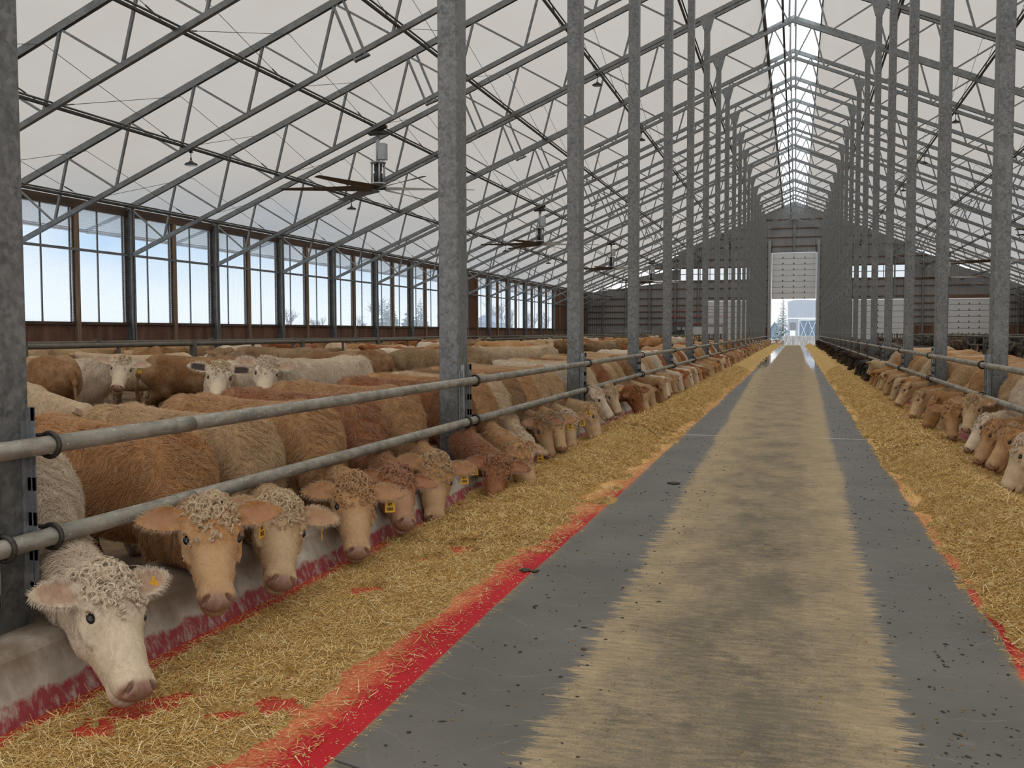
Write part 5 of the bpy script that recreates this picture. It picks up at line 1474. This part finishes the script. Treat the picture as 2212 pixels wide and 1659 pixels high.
crumbs('feed_crumbs', 1500, M['straw'], .002, .008, 'pale feed crumbs dropped over the drive', 8, lambda r, y, n: r.uniform(-1.65, 1.0, n), (2.6, 14))
def clod(x, y, r, label, seed):
    rr = random.Random(seed); b = MB()
    for i in range(7):
        cx, cy, q = rr.uniform(-1, 1) * r, rr.uniform(-.7, .7) * r, r * rr.uniform(.35, .6)
        prof = [(0, 0)] + [(q * math.sin(PI * j / 8) * rr.uniform(.9, 1.1), q * .6 * (1 - math.cos(PI * j / 8)) * .5) for j in range(1, 8)] + [(0, q * .6)]
        b.lathe(prof, (cx, cy, 0), 10)
    o = b.build('dung_clod', M['dung']); o.location = (x, y, 0); tag(o, label, 'dung')
clod(-1.74, 6.42, .05, 'dark dung clod sitting on the red paint edge', 1)
clod(.84, 3.85, .035, 'dark dung clod on the wet strip at lower right', 2)
clod(-1.27, 10.6, .06, 'dark dung clod by the left edge of the dry middle strip', 3)
clod(-1.03, 4.9, .022, 'small dark dung lump on the wet strip at lower centre', 4)
b = MB(); b.tube([(-1.67, 3.32, .012), (-1.55, 3.27, .02), (-1.45, 3.19, .014), (-1.40, 3.17, .006)], [.004, .004, .003, .002], 6); b.tube([(-1.58, 3.28, .015), (-1.46, 3.25, .012)], .0025, 5)
o = b.build('twig', M['bark']); tag(o, 'dry brown stalk lying across the bottom of the red edge', 'stalk')

# ================================================================ OUTSIDE
GZ = -.55
b = MB(); b.box(-400, 400, YE + .7, 700, GZ - .5, GZ); struct('floor', b, M['snow'])
b = MB(); b.box(-400, XWL - .2, -200, YE + .7, GZ - .5, GZ); struct('floor', b, M['snow'])
b = MB(); b.box(XWR + .2, 400, -200, YE + .7, GZ - .5, GZ); struct('floor', b, M['snow'])
b = MB(); b.prism([(-3.3, YE + .55, -.05), (2.7, YE + .55, -.05), (3.2, YE + 9, GZ - .02), (-3.8, YE + 9, GZ - .02)], (0, 0, -.3)); struct('floor', b, M['snow'])
r = thing('block_wall', 'stained white concrete block wall outside the open far door', 'wall', (.5, 150, GZ))
for i in range(8):
    b = MB(); b.box(-2.35 + i * .6, -2.35 + i * .6 + .57, 0, .5, 0, 1.55); b.build('block_panel', M['block'], r)
b = MB(); b.box(-2.4, 2.5, .05, .45, 1.55, 1.62); b.build('snow_cap', M['snow'], r)
# white covered barn
r = thing('hoop_barn', 'white round-roofed barn with blue doors seen through the open far door', 'barn', (6.2, 230, GZ))
b = MB()
arc = [(-8, 0), (-8, 9.0), (-6.5, 9.35)] + [(-5 + 13 * i / 10, 9.4 - 3.4 * (i / 10) ** 2) for i in range(11)] + [(8, 0)]
b.prism([(x, 0, z) for x, z in arc], (0, 30, 0)); b.build('barn_body', M['hoop_cover'], r)
b = MB(); b.box(-8, 8, -.12, 0, 5.1, 5.35); b.build('trim_band', M['white_panel'], r)
b = MB(); b.box(-7.5, -6.2, -.15, 0, 2.7, 4.3); b.build('barn_window', M['window_dark'], r)
b = MB(); b.box(-7.4, -6.3, -.15, 0, .7, 2.5); b.build('side_door', M['white_panel'], r)
for i in range(3):
    x0 = -5.4 + i * 1.85; d = MB(); d.box(x0, x0 + 1.78, -.14, 0, .5, 4.75); dd = d.build('barn_door', M['blue_grey'], r)
    x = MB(); x.beam((x0 + .1, -.18, .6), (x0 + 1.68, -.18, 4.65), .09, .06, (0, 1, 0)); x.beam((x0 + .1, -.18, 4.65), (x0 + 1.68, -.18, .6), .09, .06, (0, 1, 0))
    x.build('cross_brace', M['white_panel'], dd)
b = MB(); b.box(-5.6, .2, -.2, 0, 4.75, 4.95); b.box(-5.6, -5.42, -.2, 0, .5, 4.8); b.build('door_frame', M['white_panel'], r)
r = thing('small_house', 'tiny grey gabled house far off across the snow', 'house', (-6.6, 330, GZ))
b = MB(); b.prism([(-1.6, 0, 0), (1.6, 0, 0), (1.6, 0, 3.2), (0, 0, 5.4), (-1.6, 0, 3.2)], (0, 6, 0)); b.build('house_wall', M['blue_grey'], r)
b = MB(); b.box(-.4, .4, -.1, 0, 1.6, 3.0); b.build('house_window', M['window_dark'], r)
b = MB(); b.beam((-1.8, 2.9, 3.1), (0, 2.9, 5.5), 6.4, .25, (0, 0, 1)); b.beam((1.8, 2.9, 3.1), (0, 2.9, 5.5), 6.4, .25, (0, 0, 1)); b.build('snowy_roof', M['snow'], r)

# wood pile
b = MB(); rr = random.Random(4)
logs = thing('wood_pile', 'pile of split pale firewood in the snow beside the block wall', 'wood pile', (-2.75, 144, GZ))
for i in range(70):
    x, z = rr.uniform(-1.0, 1.1), rr.uniform(0, 1.05); a = rr.uniform(-.9, .9)
    z *= 1 - abs(x) * .35
    b = MB(); L = rr.uniform(.25, .5); b.tube([(x - L * math.cos(a), rr.uniform(-.3, .3), z + .07 - L * .4 * math.sin(a)), (x + L * math.cos(a), rr.uniform(-.3, .3), z + .07 + L * .4 * math.sin(a))], rr.uniform(.05, .09), 6)
    b.build('log', M['debris'], logs)
# wire fence stub
r = thing('snow_fence', 'thin dark wire fence in the snow left of the wood pile', 'fence', (-4.0, 160, GZ))
for i in range(5):
    b = MB(); b.tube([(-2 + i * .9, 0, 0), (-2 + i * .9, 0, 1.5)], .04, 5); b.build('fence_post', M['bark'], r)
for z in (.5, .9, 1.3):
    b = MB(); b.tube([(-2, 0, z), (1.6, 0, z)], .015, 4); b.build('wire', M['bark'], r)

# trees
def spruce(x, y, h, label, seed, w=.30, grp=None, mat='spruce'):
    rr = random.Random(seed); r = thing('spruce_tree', label, 'tree', (x, y, GZ), 0, grp)
    b = MB(); b.tube([(0, 0, 0), (0, 0, h)], [h * .02, .02], 7); b.build('trunk', M['trunk'], r)
    b = MB(); z = h * .06
    while z < h * .98:
        f = 1 - z / h; R = h * w * (f ** .85) + .1; nb = max(5, int(7 + 5 * f))
        for i in range(nb):
            a = rr.uniform(0, 2 * PI); L = R * rr.uniform(.6, 1.1); dz = -L * rr.uniform(.12, .35)
            p1 = Vector((math.cos(a) * L, math.sin(a) * L, z + dz)); p0 = Vector((0, 0, z)); mid = p0.lerp(p1, .55) + Vector((0, 0, L * .08))
            t_ = Vector((-math.sin(a), math.cos(a), 0)); wd = L * .26
            v = [p0, mid + t_ * wd * .6, p1 + t_ * wd * .3, p1 + Vector((math.cos(a), math.sin(a), -.1)) * L * .12, p1 - t_ * wd * .3, mid - t_ * wd * .6, mid + Vector((0, 0, -wd * .7)), p1 + Vector((0, 0, -wd * .5))]
            b.add(v, [(0, 1, 6), (1, 2, 7, 6), (2, 3, 7), (3, 4, 7), (4, 5, 6, 7), (5, 0, 6), (0, 5, 1), (1, 5, 4, 2), (2, 4, 3)])
        z += h * .034
    b.build('needles', M[mat], r)
def bare(x, y, h, label, seed, spread=.5, grp=None):
    rr = random.Random(seed); r = thing('bare_tree', label, 'tree', (x, y, GZ), 0, grp)
    tw = MB(); tk = MB()
    def grow(p, d, L, rad, lv):
        q = p + d * L * .5 + Vector((rr.uniform(-.1, .1), rr.uniform(-.1, .1), 0)) * L * .4; e = p + d * L
        (tk if lv < 2 else tw).tube([p, q, e], [rad * 1.5, rad * 1.3, rad * 1.05], 6 if lv < 2 else 4, cap=False)
        if lv >= 5: return
        for _ in range(3 if lv < 4 else 2):
            nd = (d + Vector((rr.uniform(-1, 1), rr.uniform(-1, 1), rr.uniform(-.15, .7))) * spread * 1.25).normalized()
            if nd.z < -.1: nd.z = .1
            grow(p + d * L * rr.uniform(.55, 1), nd, L * rr.uniform(.58, .8), rad * .58, lv + 1)
    grow(Vector((0, 0, 0)), Vector((rr.uniform(-.1, .1), rr.uniform(-.1, .1), 1)).normalized(), h * .28, h * .016, 0)
    tk.build('trunk', M['bark'], r); tw.build('twigs', M['bark'], r)
spruce(-2.6, 214, 10.2, 'tall spruce standing against the left side of the white round-roofed barn', 3, .15, None, 'spruce_far')
spruce(-3.9, 236, 6.0, 'smaller spruce left of the tall one beyond the open far door', 5, .24, None, 'spruce_far')
spruce(-5.6, 300, 5.0, 'smallest distant spruce beyond the open far door', 6, .3, None, 'spruce_far')
G1 = 'trees outside the left windows'
bare(-80, 143.5, 9.5, 'bare tree outside the left windows, leftmost', 11, .5, G1)
bare(-80, 152.5, 6.2, 'bare tree outside the left windows, second from the left', 12, .55, G1)
bare(-80, 156.0, 7.8, 'bare tree outside the left windows, third from the left', 13, .5, G1)
bare(-80, 163.0, 5.4, 'low bare tree outside the left windows, fourth from the left', 14, .5, G1)
bare(-80, 171.0, 7.4, 'bare tree outside the left windows just left of the spruces', 15, .6, G1)
bare(-84, 188.0, 13.5, 'tall bare tree outside the left windows rising behind the spruces', 16, .5, G1)
spruce(-79, 181.0, 8.6, 'bushy spruce outside the left windows, first of the clump', 21, .36, G1)
spruce(-81, 188.5, 9.6, 'bushy spruce outside the left windows, second of the clump', 22, .36, G1)
spruce(-79, 194.0, 8.6, 'bushy spruce outside the left windows, third of the clump', 23, .34, G1)
spruce(-80, 203.0, 10.0, 'pointed spruce outside the left windows, right of the clump', 24, .30, G1)
for i in range(14):
    bare(-92 + (i % 3) * 5, 250 + i * 7, 11 + (i * 37 % 5), 'bare winter tree in the line outside the farther windows', 40 + i, .4, 'tree line outside the farther windows')
b = MB(); b.box(-84, -78, 252, 262, GZ, 4.2); b.prism([(-84.5, 251.5, 4.2), (-77.5, 251.5, 4.2), (-81, 251.5, 6.4)], (0, 11, 0)); o = b.build('shed', M['blue_grey']); tag(o, 'small blue grey shed outside the farther left windows', 'shed')

# ================================================================ LIGHT AND CAMERA
w = bpy.data.worlds.new('overcast'); SC.world = w; w.use_nodes = True
nt = w.node_tree; nt.nodes.clear(); N_ = nt.nodes.new; Lk = nt.links.new
out = N_('ShaderNodeOutputWorld'); bg = N_('ShaderNodeBackground'); tc = N_('ShaderNodeTexCoord'); mp = N_('ShaderNodeMapping'); mp.inputs['Scale'].default_value = (1, 1, 2.4)
nz = N_('ShaderNodeTexNoise'); nz.inputs['Scale'].default_value = 3.2; nz.inputs['Detail'].default_value = 5; nz.inputs['Distortion'].default_value = .6
rp = N_('ShaderNodeValToRGB'); rp.color_ramp.elements[0].position = .40; rp.color_ramp.elements[0].color = (1.0, 1.0, 1.0, 1); rp.color_ramp.elements[1].position = .66; rp.color_ramp.elements[1].color = (.50, .72, .98, 1)
sx = N_('ShaderNodeSeparateXYZ'); hr = N_('ShaderNodeValToRGB'); e = hr.color_ramp.elements
e[0].position = .025; e[0].color = (0, 0, 0, 1); e[1].position = .08; e[1].color = (1, 1, 1, 1); e.new(.11).color = (1, 1, 1, 1); e.new(.16).color = (0, 0, 0, 1)
mx = N_('ShaderNodeMix'); mx.data_type = 'RGBA'; mx.inputs[6].default_value = (1.0, .995, .985, 1)
# overcast dome: the zenith is about three times as bright as the horizon
ml = N_('ShaderNodeMath'); ml.operation = 'MULTIPLY_ADD'; ml.inputs[1].default_value = SKY * 2.5; ml.inputs[2].default_value = SKY * 1.05; ml.use_clamp = False
mz = N_('ShaderNodeMath'); mz.operation = 'MAXIMUM'; mz.inputs[1].default_value = 0.0
m2 = N_('ShaderNodeMath'); m2.operation = 'POWER'; m2.inputs[1].default_value = 2.0
Lk(tc.outputs['Generated'], mp.inputs[0]); Lk(mp.outputs[0], nz.inputs['Vector']); Lk(nz.outputs[0], rp.inputs[0]); Lk(tc.outputs['Generated'], sx.inputs[0]); Lk(sx.outputs[2], hr.inputs[0])
Lk(sx.outputs[2], mz.inputs[0]); Lk(mz.outputs[0], m2.inputs[0]); Lk(m2.outputs[0], ml.inputs[0]); Lk(ml.outputs[0], bg.inputs[1])
Lk(hr.outputs[0], mx.inputs[0]); Lk(rp.outputs[0], mx.inputs[7]); Lk(mx.outputs[2], bg.inputs[0]); Lk(bg.outputs[0], out.inputs[0])

cam = bpy.data.cameras.new('camera'); co = bpy.data.objects.new('camera', cam); COL.objects.link(co)
cam.sensor_width = 36; cam.lens = 36 * 2111.1 / 2212; cam.clip_end = 2000; cam.clip_start = .05
r_, u_, f_ = (Vector(v) for v in CAMR)
co.matrix_world = Matrix(((r_.x, u_.x, -f_.x, 0), (r_.y, u_.y, -f_.y, 0), (r_.z, u_.z, -f_.z, 1.644), (0, 0, 0, 1)))
SC.camera = co
vs = SC.view_settings; vs.view_transform = 'Standard'; vs.look = 'None'; vs.exposure = EXPO; vs.gamma = 1.0; vs.use_curve_mapping = False
cy = SC.cycles; cy.max_bounces = 7; cy.diffuse_bounces = 4; cy.glossy_bounces = 3; cy.transmission_bounces = 4; cy.transparent_max_bounces = 10
cy.caustics_reflective = False; cy.caustics_refractive = False; cy.sample_clamp_indirect = 6
